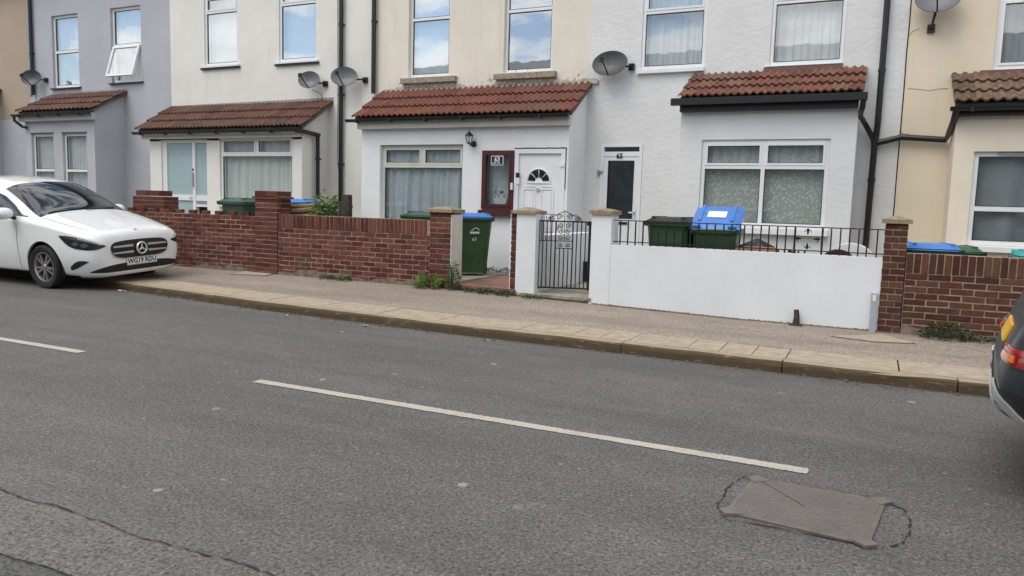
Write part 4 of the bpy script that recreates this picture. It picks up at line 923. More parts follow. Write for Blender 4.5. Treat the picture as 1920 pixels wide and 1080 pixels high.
# railings
t = thing('railing', 'low black iron railing on top of the white wall', 'railing', (-1.5, 9.6, zt))
rz0, rz1 = zt+.035, Zw(1400, 421)
MB().box(wp, wr, 9.59, 9.606, rz1-.012, rz1).build('top_rail', 'iron', t); MB().box(wp, wr, 9.59, 9.606, rz0, rz0+.012).build('bottom_rail', 'iron', t)
bars = [1148, 1162.5, 1177, 1191, 1205, 1220, 1234, 1249, 1264, 1279, 1294, 1309, 1324, 1340, 1356, 1371, 1387, 1395, 1410, 1426, 1441, 1457, 1473, 1490, 1541.5, 1558, 1575.5, 1593, 1610, 1626, 1645]
for px in bars:
    x = atY(px, 450, 9.6).x; th = .011 if px in (1490, 1541.5) else .0078
    MB().box(x-th, x+th, 9.598-th, 9.598+th, zt-.01, rz1-.013).build('baluster', 'iron', t)
sx, sz = atY(1514, 450, 9.6).x, (rz0+rz1)/2
for a in range(4):
    dx, dz = [(1, 0), (0, 1), (-1, 0), (0, -1)][a]; r0 = .142 if dx else .128
    pts = [(r0, 0), (r0-.02, .016), (r0-.06, .010), (r0-.085, 0), (r0-.06, -.010), (r0-.02, -.016)]
    b = MB(); f = lambda q, w, y: (sx+dx*q-dz*w, y, sz+dz*q+dx*w); b.prism(pts, lambda q, w: f(q, w, 9.592), lambda q, w: f(q, w, 9.604))
    b.tube([f(r0-.01, 0, 9.598), f(r0-.03, .03, 9.598), f(r0-.05, .035, 9.598)], .004, 5); b.tube([f(r0-.01, 0, 9.598), f(r0-.03, -.03, 9.598), f(r0-.05, -.035, 9.598)], .004, 5)
    b.build('star_finial', 'iron', t)
# right hand brick wall
ra_, rb_ = X(1652, 520), X(1696, 520)
brick_pillar('brown brick pillar with stone cap at the end of the white wall', ra_, rb_, .1, Zw(1677, 419), 'brickB', 'mortarB', 'stone', ch=.072)
brick_wall('brown brick garden wall topped by upright bricks behind the dark car', rb_+.004, 4.6, .11, Zw(1800, 479), 'brickB', 'mortarB', ch=.072, foot=.08)
# ------------------------------------------------------------------ iron gate, swung slightly inwards
gh = atY(1009, 480, 9.62)
t = thing('iron_gate', 'black wrought iron garden gate with scrollwork standing ajar', 'gate', (gh.x, 9.62, 0), rot=(0, 0, R(20)))
ORI[t.name] = Vector((0, 0, 0)); gz0, gz1, gw = .27, 1.22, .70
def ib(pts, r, name='bar'): return MB().tube(pts, r, 6).build(name, 'iron', t)
b = MB(); b.box(-.016, .016, -.016, .016, gz0, gz1); b.box(gw-.017, gw+.017, -.017, .017, gz0, gz1+.0); b.box(.012, gw-.014, -.01, .01, gz1-.02, gz1); b.box(.012, gw-.014, -.01, .01, gz0+.01, gz0+.03); b.build('frame', 'iron', t)
for i in range(1, 12):
    x = gw*i/12
    if 5 <= i <= 7: ib([(x, 0, gz0+.03), (x+.003, 0, (gz0+.9)/2), (x, 0, gz1-.38)], .0085)
    else: ib([(x, 0, gz0+.03), (x+random.uniform(-.004, .004), 0, .75), (x, 0, gz1-.02)], .011 if i in (4, 8) else .0085)
ib([(gw*4/12, 0, gz1-.38), (gw*8/12, 0, gz1-.38)], .007, 'cross_bar'); ib([(.01, 0, gz1-.28), (gw*8/12, 0, gz1-.28)], .007, 'cross_bar')
for i in (1, 2, 3): x = gw*(i-.5)/12+.01; ib([(x, 0, gz1-.28), (x, 0, gz1+.06)], .005)
def scroll(cx, cz, r, s, a0=0, turns=1.4):
    return ib([(cx+s*(r*(1-.75*q/16))*math.cos(a0+turns*6.28*q/16), 0, cz+(r*(1-.75*q/16))*math.sin(a0+turns*6.28*q/16)) for q in range(17)], .0065, 'scroll')
mx_ = gw/2
for s in (-1, 1):
    for j, cz in enumerate((gz1-.07, gz1-.15, gz1-.23)): scroll(mx_+s*.05, cz, .038, s, 1.57*j)
    scroll(mx_+s*.055, gz1-.33, .035, s, 3.1)
    scroll(mx_+s*.18, gz1+.035, .04, s, 3.1); scroll(mx_+s*.07, gz1+.05, .04, -s, 0)
    ib([(mx_, 0, gz1+.13), (mx_+s*.07, 0, gz1+.10), (mx_+s*.15, 0, gz1+.06), (mx_+s*.24, 0, gz1)], .006, 'scroll')
    ib([(mx_+s*.10, 0, gz1+.07), (mx_+s*.15, 0, gz1+.085), (mx_+s*.23, 0, gz1+.03)], .005, 'scroll')
ib([(mx_, 0, gz1-.28), (mx_, 0, gz1+.14)], .006, 'scroll'); ib([(.03, 0, gz1+.08), (.2, 0, gz1+.08)], .005, 'cross_bar')
for z in (gz0+.17, gz1-.16): MB().box(-.06, .0, -.016, .016, z-.016, z+.016).build('hinge', 'iron', t)
MB().box(gw-.045, gw+.03, -.02, .02, gz1-.055, gz1-.01).build('latch', 'iron', t)
# ------------------------------------------------------------------ wheelie bins
def bin_(label, loc, rz, lid='binblue', lid_angle=0, bodym='bingreen', s=1.0, sticker=None, overfull=False):
    t = thing('wheelie_bin', label, 'bin', loc, 'wheelie bins in the front yards', (0, 0, rz)); ORI[t.name] = Vector((0, 0, 0))
    H = .96*s
    b = MB(); secs = [(.21, .22, .05), (.225, .235, .20), (.25, .28, .60), (.272, .325, H-.08), (.275, .33, H)]
    P = []
    for hx, hy, z in secs:
        c = .045; P.append([(-hx+c, -hy, z), (hx-c, -hy, z), (hx, -hy+c, z), (hx, hy-c, z), (hx-c, hy, z), (-hx+c, hy, z), (-hx, hy-c, z), (-hx, -hy+c, z), (-hx+c, -hy, z)])
    b.grid(P); b.face([b.vert(p) for p in P[0][:8]][::-1]); body = b.build('body', bodym, t)
    b = MB()                                                       # raised front panel with side ribs
    for x0, x1 in ((-.2, -.175), (.175, .2)): b.prism([(x0, .14), (x1, .14), (x1*1.12, H-.14), (x0*1.12, H-.14)], lambda x, z: (x, -.222-.105*(z-.05)/(H-.05)-.012, z), lambda x, z: (x, -.222-.105*(z-.05)/(H-.05)+.02, z))
    b.build('rib', bodym, t)
    b = MB(); ring2 = [(-.30, -.36), (.30, -.36), (.30, .36), (-.30, .36)]
    b.frustum((-.285, .285, -.345, .335, H-.065), (-.305, .305, -.37, .35, H-.05)); b.box(-.305, .305, -.37, .35, H-.05, H+.005); b.build('rim', bodym, t)
    b = MB(); b.tube([(-.26, .35, H-.03), (-.26, .42, H-.01), (.26, .42, H-.01), (.26, .35, H-.03)], .016, 8); b.build('handle', bodym, t)
    for sx in (-1, 1): MB().lathe([(0, -.025), (.10, -.025), (.10, .025), (0, .025)], 16, lambda a, c, e: (sx*.25+e, .22+a, .10+c)).build('wheel', 'rubber', t)
    # lid hinged on the handle bar
    hp = Vector((0, .40, H+.03)); ca, sa = math.cos(lid_angle), math.sin(lid_angle)
    def L(x, y, z): dy, dz = y-hp.y, z-hp.z; return (x, hp.y+dy*ca+dz*sa, hp.z-dy*sa+dz*ca)
    rows = []
    for i in range(9):
        v = -1+2*i/8; row = []
        for j in range(9):
            u = -1+2*j/8; x = u*.315; y = -.01+v*.375
            edge = max(abs(u), abs(v)); z = H+.018+(.045*(1-abs(u)**4)*(1-abs(v)**4)) - (.035 if edge == 1 else 0)
            row.append(L(x, y, z))
        rows.append(row)
    b = MB(); b.grid(rows); b.grid([[L(-.315+.63*j, -.385+.75*i, H-.014) for j in range(2)] for i in range(2)])
    lidob = b.build('lid', lid, t, smooth=True)
    for x in (-.2, .2):
        b = MB(); b.prism([(x-.02, -.3), (x+.02, -.3), (x+.02, .25), (x-.02, .25)], lambda x, y: L(x, y, H+.03), lambda x, y: L(x, y, H+.066))
        b.build('lid_rib', lid, lidob)
    for x in (-.22, .22): b = MB(); b.bar(L(x-.05, .37, H+.03), L(x+.05, .37, H+.03), .03, 8); b.build('lid_hinge', lid, lidob)
    if sticker: 
        b = MB(); f = lambda x, y: L(x, y, H+.069); b.quad(f(-.12, -.06), f(.12, -.06), f(.12, .16), f(-.12, .16)); b.build('sticker', 'whitepaper', lidob)
    return t, H
def front_logo(t, H):
    f = lambda x, z: (x, -.222-.105*(z-.05)/(H-.05)-.016, z)
    b = MB(); b.tube([f(-.06, H-.22), f(-.02, H-.185), f(.02, H-.175), f(.045, H-.20), f(.055, H-.185), f(.06, H-.215)], .005, 5); b.box(-.085, .07, *(lambda q: (q[1]-.002, q[1]+.002))(f(0, H-.245)), H-.252, H-.238); b.build('council_logo', 'whiteplastic', t)
    for i in range(7): x = -.08+.022*i; y = f(0, H-.265)[1]; MB().box(x, x+.014, y-.002, y+.002, H-.272, H-.258).build('logo_letter', 'whiteplastic', t)
    textmesh('house_number', '63', .075, 'whiteplastic', lambda a, c: f(a-.01, H-.36+c), t)
p = atZ(872, 517, .248)
t, H = bin_('green wheelie bin with blue lid standing in the red floored entrance', (p.x-.03, p.y+.28, .246), R(36)); front_logo(t, H)
bin_('green lidded wheelie bin behind the brick end pillar', (atY(796, 400, 10.6).x, 10.7, .243), R(5), 'binlidgreen')
p = atY(1262, 440, 10.1); bin_('green wheelie bin with rounded black lid behind the railing', (p.x, 10.15, .20), R(-4), 'binlidblack', s=1.10)
p = atY(1343, 440, 10.1); bin_('green wheelie bin with blue lid propped open and white sticker', (p.x, 10.15, .20), R(184), 'binblue', R(21), s=1.02, sticker=True)
p = atY(455, 385, 10.1); bin_('faded green wheelie bin between toothed wall and brick pillar', (p.x+.02, 10.15, .242), R(3), 'binlidgreen', s=1.14, bodym='binlidgreen')
p = atY(553, 385, 10.6); bin_('blue lidded bin behind the shrub and brick pillar', (p.x-.02, 10.75, .242), R(20), 'binblue', s=1.16)
p = atY(612, 385, 11.2); bin_('dark green bin between the shrub and the black pipe', (p.x, 11.3, .242), R(15), 'bingreen', s=1.13)
p = atY(1752, 470, 10.2); bin_('blue and green topped bin peeping over the brown brick wall', (p.x-.06, 10.3, .20), R(8), 'binblue', s=.88); 
p = atY(1790, 470, 10.3); bin_('low green bin beside the beige bay window', (p.x+.02, 11.0, .2), R(8), 'binlidgreen', s=.84)
p = atY(1925, 484, 10.4); bin_('teal topped bin behind the dark car', (p.x+.2, 10.6, .2), R(0), 'teal', s=.83)
# ------------------------------------------------------------------ rubbish in the yard of 65
p = atY(1408, 460, 10.0); b = MB(); P = []
for i in range(10):
    v = i/9; row = []
    for j in range(17):
        a = 2*math.pi*j/16; rr = (.34*math.sqrt(max(0, 1-v**2.5))+.015)*(1+.12*math.sin(3*a+v*5)+.08*math.sin(7*a+2)); row.append((p.x+rr*math.cos(a)*1.15+.06*v, 10.2+rr*math.sin(a)*.7, .20+.86*v+.02*math.sin(5*a+i)))
    P.append(row)
b.grid(P); tag(b.build('rubbish_bag', 'bag', smooth=True), 'black rubbish sack slumped beside the propped open blue bin', 'rubbish bag')
p = atY(1425, 470, 9.95); b = MB(); b.box(p.x-.2, p.x+.2, 9.82, 9.98, .2, Zw(1425, 466)); b.box(p.x-.28, p.x+.14, 9.80, 9.9, Zw(1425, 466)-.05, Zw(1425, 466)-.02); tag(b.build('cardboard_box', 'cardboard'), 'brown cardboard showing above the white wall beside black sack', 'cardboard box')
p = atY(1470, 475, 9.95); b = MB()
for i in range(12): x = p.x-.12+random.uniform(0, .32); b.bar((x, 9.95, .25), (x+random.uniform(-.1, .1), 9.95, .945+random.uniform(0, .02)), .012, 5)
tag(b.build('twig_heap', 'bag'), 'dark twigs poking above the white wall', 'twigs')
p = atY(1592, 468, 10.3); t = thing('toy_car', 'white plastic toy car with dark red window behind the railing', 'toy car', (p.x, 10.35, .20)); ORI[t.name] = Vector((p.x, 10.35, .2))
def domep(x0, x1, y0, y1, z0, z1, n=14):
    P = []
    for j in range(2):
        P.append([(x0+(x1-x0)*(.5-.5*math.cos(math.pi*i/n)), (y0, y1)[j], z0+(z1-z0)*math.sin(math.pi*i/n)**.6) for i in range(n+1)])
    b = MB(); b.grid(P)
    for j in range(2): b.face([b.vert(q) for q in P[j]])
    return b
zt2 = atY(1592, 456, 10.35).z
domep(p.x-.33, p.x+.36, 10.1, 10.6, .5, zt2).build('body', 'whiteplastic', t, smooth=True); domep(p.x-.34, p.x+.12, 10.06, 10.09, .6, zt2-.07).build('window', 'darkred', t, smooth=True)
for sx in (-.22, .22): MB().lathe([(0, -.04), (.13, -.04), (.13, .04), (0, .04)], 14, lambda a, c, e: (p.x+sx+a, 10.12+e, .33+c)).build('wheel', 'rubber', t)
MB().box(p.x-.3, p.x+.3, 10.16, 10.54, .33, .56).build('chassis', 'whiteplastic', t)
# black vent box by the gate path
p = atY(1100, 510, 11.6); b = MB(); b.box(p.x-.05, p.x+.12, 11.5, 11.7, .216, .52); b.box(p.x-.06, p.x+.13, 11.49, 11.71, .52, .54); tag(b.build('black_box', 'black'), 'small black box on the path behind the iron gate', 'box')
# ------------------------------------------------------------------ posts and street bits
p = atZ(1490, 612, .103); b = MB(); b.tube([(p.x, 9.43, .08), (p.x+.006, 9.43, .2), (p.x-.004, 9.43, .285)], [.045, .034, .028], 7); b.box(p.x-.07, p.x+.07, 9.37, 9.47, .095, .115); tag(b.build('post_stump', 'rust', smooth=True), 'rusty sawn off post stump in front of the white wall', 'post')
p = atY(1638, 580, 9.44); z1 = Zw(1640, 544); b = MB(); b.box(p.x-.035, p.x+.032, 9.44, 9.494, .095, z1-.03); b.frustum((p.x-.035, p.x+.032, 9.44, 9.494, z1-.03), (p.x-.022, p.x+.02, 9.46, 9.494, z1)); t = tag(b.build('cable_guard', 'galv'), 'grey metal cable guard fixed up the white wall by the brick pillar', 'cable guard')
MB().box(p.x-.018, p.x+.014, 9.434, 9.44, z1-.12, z1-.05).build('label_plate', 'whitepaper', t)
p = atY(651, 385, 9.95); b = MB(); b.frustum((p.x-.075, p.x+.075, 9.9, 10.0, .23), (p.x-.07, p.x+.06, 9.9, 10.0, Zw(651, 367)+.02)); b.box(p.x-.13, p.x-.076, 9.91, 9.98, .23, Zw(651, 380)); tag(b.build('fence_post', 'wood'), 'dark rotten wooden post stub behind the long brick wall', 'post')
t = thing('wood_pile', 'pale branches and boards lying behind the shrub', 'wood pile', (-8.6, 9.95, .24)); ORI[t.name] = Vector((-8.6, 9.95, .24))
for (xa, ya, xb2, yb2, r) in ((530, 388, 590, 385, .035), (540, 397, 600, 392, .045), (525, 402, 585, 400, .04), (528, 408, 600, 406, .06)):
    a, c = atY(xa, ya, 9.9), atY(xb2, yb2, 10.02); MB().bar((a.x, a.y, a.z), (c.x, c.y, c.z), r, 7).build('branch', 'log', t)
for px in (560, 535, 595): a = atY(px, 390, 9.98); MB().bar((a.x, a.y, .24), (a.x+.02, a.y, a.z), .03, 6).build('upright', 'log', t)
# utility covers
cor = [atZ(x, y, 0) for x, y in ((1412, 898), (1358, 963), (1630, 1026), (1662, 942))]
t = thing('utility_cover', 'rectangular two piece cast iron utility cover in the road', 'manhole cover', (-.2, 3.85, 0)); ORI[t.name] = Vector((-.2, 3.85, 0))
A, B_, C_, D_ = [Vector((c.x, c.y, 0)) for c in cor]; ce = (A+B_+C_+D_)/4
ins = lambda p, f: ce+(p-ce)*f
b = MB()
for p, q in ((A, B_), (B_, C_), (C_, D_), (D_, A)):
    a0, a1, i0, i1 = p, q, ins(p, .93), ins(q, .93); b.quad((*a0.xy, .010), (*a1.xy, .010), (*i1.xy, .012), (*i0.xy, .012)); b.quad((*a0.xy, .0), (*a1.xy, .0), (*a1.xy, .010), (*a0.xy, .010))
b.build('frame', 'castiron', t)
for p, e in ((A, 1), (B_, 1), (C_, 1), (D_, 1)):
    b = MB(); d_ = (p-ce).normalized(); s_ = Vector((-d_.y, d_.x, 0)); b.prism([(-.075, -.05), (-.075, .05), (.012, .03), (.012, -.03)], lambda a, c: (p+d_*a+s_*c+Vector((0, 0, .002))), lambda a, c: (p+d_*a+s_*c+Vector((0, 0, .0150)))); b.build('frame_ear', 'castiron', t)
b = MB(); q = [ins(p, .93) for p in (A, B_, C_, D_)]; b.quad(*[(*p.xy, .006) for p in q]); b.build('gap', 'crack', t)
def covermat():
    m, n, l, p, o = newmat('patterned_cast_iron'); v = coords(n, l)
    c = mix(n, l, ramp(n, l, noise(n, l, v, 5, 5, .6), .3, .7), (.15, .128, .118), (.20, .17, .155))
    vo = n.new('ShaderNodeTexWave'); vo.bands_direction = 'Y'; vo.inputs['Scale'].default_value = 16; vo.inputs['Distortion'].default_value = 7; vo.inputs['Detail'].default_value = 3; vo.inputs['Detail Scale'].default_value = 2.2; l.new(v, vo.inputs['Vector'])
    e = ramp(n, l, vo.outputs[0], .15, .55); c = mix(n, l, e, k((.125, .107, .098), 1), c)
    l.new(c, p.inputs['Base Color']); p.inputs['Roughness'].default_value = .6; p.inputs['Metallic'].default_value = .15; bump(n, l, p, e, .8, .006); return m
M['cover'] = covermat()
q = [ins(p, .925) for p in (A, B_, C_, D_)]; g = Vector((.0035, .0035, 0))
dsh = (q[2]-q[0]).normalized(); sd_ = Vector((-dsh.y, dsh.x, 0))*.004
for tri, s in (((0, 1, 2), -1), ((0, 2, 3), 1)):
    P = [q[i].copy() for i in tri]; cen = sum(P, Vector())/3; sg = 1 if (cen-q[0]).dot(sd_) > 0 else -1
    for i, ti in enumerate(tri):
        if ti in (0, 2): P[i] = P[i]+sd_*sg
    b = MB(); b.prism([(p.x, p.y) for p in P], lambda x, y: (x, y, .004), lambda x, y: (x, y, .0125)); b.build('cover_plate', 'cover', t)
mid = (q[0]+q[2])/2; b = MB(); s_ = sd_*3; b.prism([tuple((p+e).xy) for p, e in ((mid, s_), (q[2], s_), (q[2], -s_), (mid, -s_))], lambda x, y: (x, y, .012), lambda x, y: (x, y, .0132)); b.build('joint_strip', 'cover', t)
for (px, py) in ((1420, 962), (1600, 946)):
    w = atZ(px, py, .0125); b = MB(); b.lathe([(.028, .0127), (.03, .0155), (.045, .0155), (.048, .0127)], 20, lambda a, c, e: (w.x+a, w.y+c, e)); b.build('key_boss', 'castiron', t)
# broken patch edges round the cover
pts = [(1395, 893), (1378, 903), (1362, 915), (1358, 930), (1345, 945), (1352, 962)]
def crackpx(pts, w, root=road):
    b = MB(); P = []
    pts2 = []
    for (a, c), (d, e) in zip(pts, pts[1:]):
        for i in range(6): pts2.append((a+(d-a)*i/6+random.uniform(-1.5, 1.5), c+(e-c)*i/6+random.uniform(-1, 1)))
    Q = [atZ(x, y, .006) for x, y in pts2]
    lo, hi = [], []
    for i, p in enumerate(Q):
        d = (Q[min(i+1, len(Q)-1)]-Q[max(i-1, 0)]).normalized(); s = Vector((-d.y, d.x, 0))*w*random.choice((.05, .15, .4, .8, 1.2, 1.5)); lo.append(p-s); hi.append(p+s)
    b.grid([lo, hi]); return b.build('patch_crack', 'crack', root)
crackpx(pts, .004); crackpx([(1670, 945), (1695, 955), (1706, 975), (1705, 1000), (1690, 1018), (1665, 1026)], .0045); crackpx([(1355, 966), (1370, 977), (1385, 975), (1600, 1017), (1625, 1030), (1665, 1024)], .004); crackpx([(1390, 893), (1415, 891), (1440, 905), (1640, 932), (1662, 938)], .004)
crackpx([(1420, 552+350), (1418, 893)], .003)
# small covers in the footway
def fcover(pxs, label, mat='flag'):
    P = [atZ(x, y, .16 if pxs[0][0] < 900 else .11) for x, y in pxs]; z = [ZZ(p) for p in P]; ce = sum(P, Vector())/4
    t = thing('footway_cover', label, 'cover', (ce.x, ce.y, 0), 'small footway covers'); 
    b = MB(); b.quad(*[(*((p-ce)*1.08+ce).xy, zz) for p, zz in zip(P, z)]); b.build('surround', 'crack', t)
    b = MB(); i = 0; b.v += [(p.x, p.y, zz+.006) for p, zz in zip(P, z)]+[(p.x, p.y, zz-.02) for p, zz in zip(P, z)]
    for q in ((0, 1, 2, 3), (0, 4, 5, 1), (1, 5, 6, 2), (2, 6, 7, 3), (3, 7, 4, 0)): b.face(q)
    b.build('lid', mat, t)
fcover([(436, 514), (497, 518), (523, 514), (465, 510)], 'small sunken stopcock cover beside the red brick pillar', 'flag')
fcover([(1562, 630), (1640, 640), (1712, 643), (1655, 626)], 'flat concrete cover in the footway by the grey cable guard', 'flag')
# ------------------------------------------------------------------ satellite dishes, lantern, sign
def dish(label, px, py, Yd, rx, rz, face, lnb, mat='dish', wall=(.3, .0)):
    c = atY(px, py, Yd); t = thing('satellite_dish', label, 'satellite dish', (c.x, YF, c.z), 'satellite dishes on the house fronts'); ORI[t.name] = Vector((c.x, YF, c.z))
    n = Vector(face).normalized(); u = n.cross(Vector((0, 0, 1))).normalized()*-1; v = n.cross(u)*-1
    if v.z < 0: v = -v
    rows = []
    for i in range(7):
        r = i/6; rows.append([c+u*(rx*r*math.cos(a))+v*(rz*r*math.sin(a))-n*(.07*(1-r*r)) for a in [2*math.pi*q/28 for q in range(29)]])
    b = MB(); b.grid(rows); b.grid([[p-n*.008 for p in rw] for rw in rows]); b.grid([rows[-1], [p-n*.008+(p-c)*.012 for p in rows[-1]], [p-n*.008 for p in rows[-1]]])
    b.build('reflector', mat, t, smooth=True, fixn=False)
    bot = c-v*rz*.95; L_ = bot+n*.33+v*.12+u*lnb
    b = MB(); b.bar(bot-n*.03, L_, .012, 6); b.build('arm', 'black', t)
    b = MB(); b.bar(L_-n*-.02, L_-n*.07+v*.05, .026, 8); b.box(L_.x-.022, L_.x+.022, L_.y-.03, L_.y+.03, L_.z-.05, L_.z+.02); b.build('receiver_head', 'black', t)
    wp_ = Vector((c.x+wall[0], YF, c.z+wall[1])); b = MB(); b.tube([c-n*.08, c-n*.13, Vector((wp_.x, wp_.y-.1, wp_.z)), wp_], .018, 6); b.box(wp_.x-.05, wp_.x+.05, YF-.05, YF, wp_.z-.055, wp_.z+.055); b.build('wall_bracket', 'black', t)
    b = MB()
    for s in (-1, 1): b.bar(c+u*.05*s-n*.064+v*.02, c+u*.05*s-n*.05+v*.02, .008, 6)
    b.build('bolt', 'black', t)
dish('dark grey satellite dish on the grey lilac house beside drainpipe', 58, 145, 12.56, .25, .20, (.55, -1, .25), -.05, 'dishdark', (.28, -.05))
dish('grey satellite dish on the off white house, left of the black pipe', 579, 149, 12.58, .23, .185, (.35, -1, .3), -.06, 'dish', (.27, -.07))
dish('grey satellite dish overlapping the black drainpipe', 645, 143, 12.52, .27, .205, (.45, -1, .3), -.06, 'dish', (.33, -.05))
dish('large dark satellite dish on the white textured house', 1143, 118, 12.58, .31, .225, (.0, -1, .32), -.03, 'dishdark', (.33, -.05))
dish('satellite dish on the beige house above its branch pipe', 1760, -8, 12.56, .30, .24, (-.1, -1, .25), .0, 'dish', (-.05, -.40))
# lantern
c = atY(881, 262, YB-.1); t = thing('wall_lantern', 'black carriage lantern on the white bay beside maroon sidelight', 'lantern', (c.x, YB, c.z)); ORI[t.name] = Vector((c.x, YB, c.z))
lx, ly, lz = c.x, YB-.13, c.z+.0
MB().lathe([(0, 0), (.055, 0), (.05, .02), (.02, .03), (0, .03)], 14, lambda a, q, e: (lx+.03+a, YB-e, lz-.07+q)).build('back_plate', 'black', t)
MB().tube([(lx+.03, YB-.02, lz-.07), (lx+.02, YB-.09, lz-.10), (lx, ly, lz-.07), (lx, ly, lz-.03)], .012, 7).build('bracket_arm', 'black', t)
b = MB(); b.lathe([(0, .17), (.012, .15), (.02, .13), (.085, .07), (.088, .06), (0, .06)], 6, lambda a, q, e: (lx+a, ly+q, lz+e)); b.build('cap', 'black', t)
b = MB()
for i in range(6): a = i*math.pi/3; b.bar((lx+.07*math.cos(a), ly+.07*math.sin(a), lz+.06), (lx+.042*math.cos(a), ly+.042*math.sin(a), lz-.06), .006, 5)
b.lathe([(0, -.075), (.045, -.07), (.048, -.055), (0, -.055)], 6, lambda a, q, e: (lx+a, ly+q, lz+e)); b.build('cage', 'black', t)
b = MB(); b.lathe([(.062, .058), (.037, -.055)], 6, lambda a, q, e: (lx+a, ly+q, lz+e)); b.build('glazing', 'glass', t)
# number sign
x0, x1, z0, z1 = rect(YB-.05, 921, 944, 292, 310)
ys = YB-.055
t = thing('house_number_sign', 'black number sixty three plaque in the maroon sidelight', 'sign', ((x0+x1)/2, ys, z0)); ORI[t.name] = Vector(((x0+x1)/2, ys, z0))
MB().box(x0, x1, ys, ys+.006, z0, z1).build('border', 'whiteplastic', t); MB().box(x0+.012, x1-.012, ys-.002, ys, z0+.012, z1-.012).build('plate', 'black', t)
letters('63', (x0+x1)/2, z0+(z1-z0)*.60, ys-.004, .115, 'whiteplastic', t, bold=.003)
xx = x0+.03
for wd in (.016, .012, .012, .014, .012, 0, .014, .014, .012, .012, .014):
    if wd: MB().box(xx, xx+wd*.8, ys-.004, ys-.0025, z0+.030, z0+.048).build('letter', 'whiteplastic', t)
    xx += max(wd, .012)+.001
# ------------------------------------------------------------------ plants
def leafy(name, label, cat, loc, n, h, spread, lw, ll, mat, up_=.5, group=None, droop=.3, stems=6):
    t = thing(name, label, cat, loc, group); ORI[t.name] = Vector((0, 0, 0)); b = MB(); r = random.Random(sum(map(ord, label))+n)
    for i in range(n):
        a = r.uniform(0, 6.28); rr = spread*math.sqrt(r.random()); z = h*r.random()*(1-.55*(rr/spread)**2)
        p = Vector((rr*math.cos(a), rr*math.sin(a)*.7, z)); d = Vector((math.cos(a+r.uniform(-.8, .8)), math.sin(a+r.uniform(-.8, .8)), r.uniform(-droop, up_+.4))).normalized()
        s = d.cross(Vector((r.uniform(-.4, .4), r.uniform(-.4, .4), 1))).normalized(); L_ = ll*r.uniform(.6, 1.2); w = lw*r.uniform(.6, 1.2); nn = s.cross(d)
        i0 = len(b.v); b.v += [tuple(p), tuple(p+d*L_*.45+s*w/2+nn*.1*L_), tuple(p+d*L_-nn*.12*L_), tuple(p+d*L_*.45-s*w/2+nn*.1*L_)]; b.face((i0, i0+1, i0+2)); b.face((i0, i0+2, i0+3))
    f = b.build('foliage', mat, t, fixn=False); f['kind'] = 'stuff'
    b = MB()
    for i in range(stems): a = r.uniform(0, 6.28); b.tube([(0, 0, -.02), (spread*.3*math.cos(a), spread*.2*math.sin(a), h*.4), (spread*.6*math.cos(a), spread*.45*math.sin(a), h*.8)], [.006, .005, .003], 5)
    b.build('stem', 'stem', t); return t
p = atY(612, 390, 9.95); leafy('shrub', 'bright green leafy shrub behind the long brick wall', 'shrub', (p.x, 9.93, .24), 1000, 1.34, .30, .055, .12, 'leafpale', stems=9)
p = atZ(822, 537, .18); leafy('weed_clump', 'grassy bright weed tuft at the foot of the brick end pillar', 'weed', (p.x-.02, 9.42, .18), 170, .14, .14, .018, .17, 'leafpale', .9, 'weeds along the walls')
p = atY(848, 500, 9.45); leafy('weed_clump', 'tall dark weed growing up the brick end pillar', 'weed', (p.x+.03, 9.42, .18), 230, .42, .09, .022, .07, 'leaf', .6, 'weeds along the walls')
for px, py, lab, nn, hh_ in ((608, 523, 'weed tuft nearer the shrub under the long brick wall', 70, .07), (645, 525, 'weed tuft under the middle of the long brick wall', 90, .06), (908, 550, 'low weeds sprouting under the red step', 110, .07), (950, 553, 'thicker low weeds under the white gate pillar', 110, .08), (880, 547, 'sparse low weed at the red step edge', 60, .06), (1000, 558, 'low weed under the iron gate', 60, .05)):
    p = atZ(px, py, ZB(atZ(px, py, .18).x)); leafy('weed_clump', lab, 'weed', (p.x, 9.42, ZB(p.x)-.005), nn, hh_, .12, .02, .07, 'leaf', .5, 'weeds along the walls', stems=4)
p = atZ(1772, 632, .1); leafy('weed_clump', 'bushy dark weed at the foot of the brown brick wall', 'weed', (p.x, 9.38, .095), 420, .19, .24, .02, .06, 'leafdark', .5, 'weeds along the walls')
p = atZ(1850, 640, .1); leafy('weed_clump', 'straggling weed against the brown brick wall beside dark car', 'weed', (p.x-.05, 9.42, .095), 160, .07, .22, .018, .05, 'leafdark', .5, 'weeds along the walls')
p = atY(935, 506, 11.9); leafy('weed_clump', 'weed line at the foot of the white bay under maroon sidelight', 'weed', (p.x, 11.88, .246), 120, .08, .30, .02, .06, 'leafdark', .5, 'weeds along the walls')
p = atY(1080, 520, 11.4)
# ------------------------------------------------------------------ long shed across the street, seen in the window reflections
t = thing('warehouse', 'long brick warehouse with grey corrugated roof across the street', 'warehouse', (0, -22, 0)); ORI[t.name] = Vector((0, 0, 0)); t.location = (0, 0, 0)
MB().box(-75, 40, -26, -10, 0, 6.2).build('wall', 'brickfar', t)
b = MB(); n = 420; lo, hi = [], []
for i in range(n+1): x = -76+117*i/n; z = .018*(1 if i % 2 else -1); lo.append((x, -9.6, 6.15+z)); hi.append((x, -17.5, 10.2+z))
b.grid([lo, hi]); b.grid([hi, [(p[0], -26.4, p[2]-4.2) for p in hi]]); b.build('roof', 'corr', t)
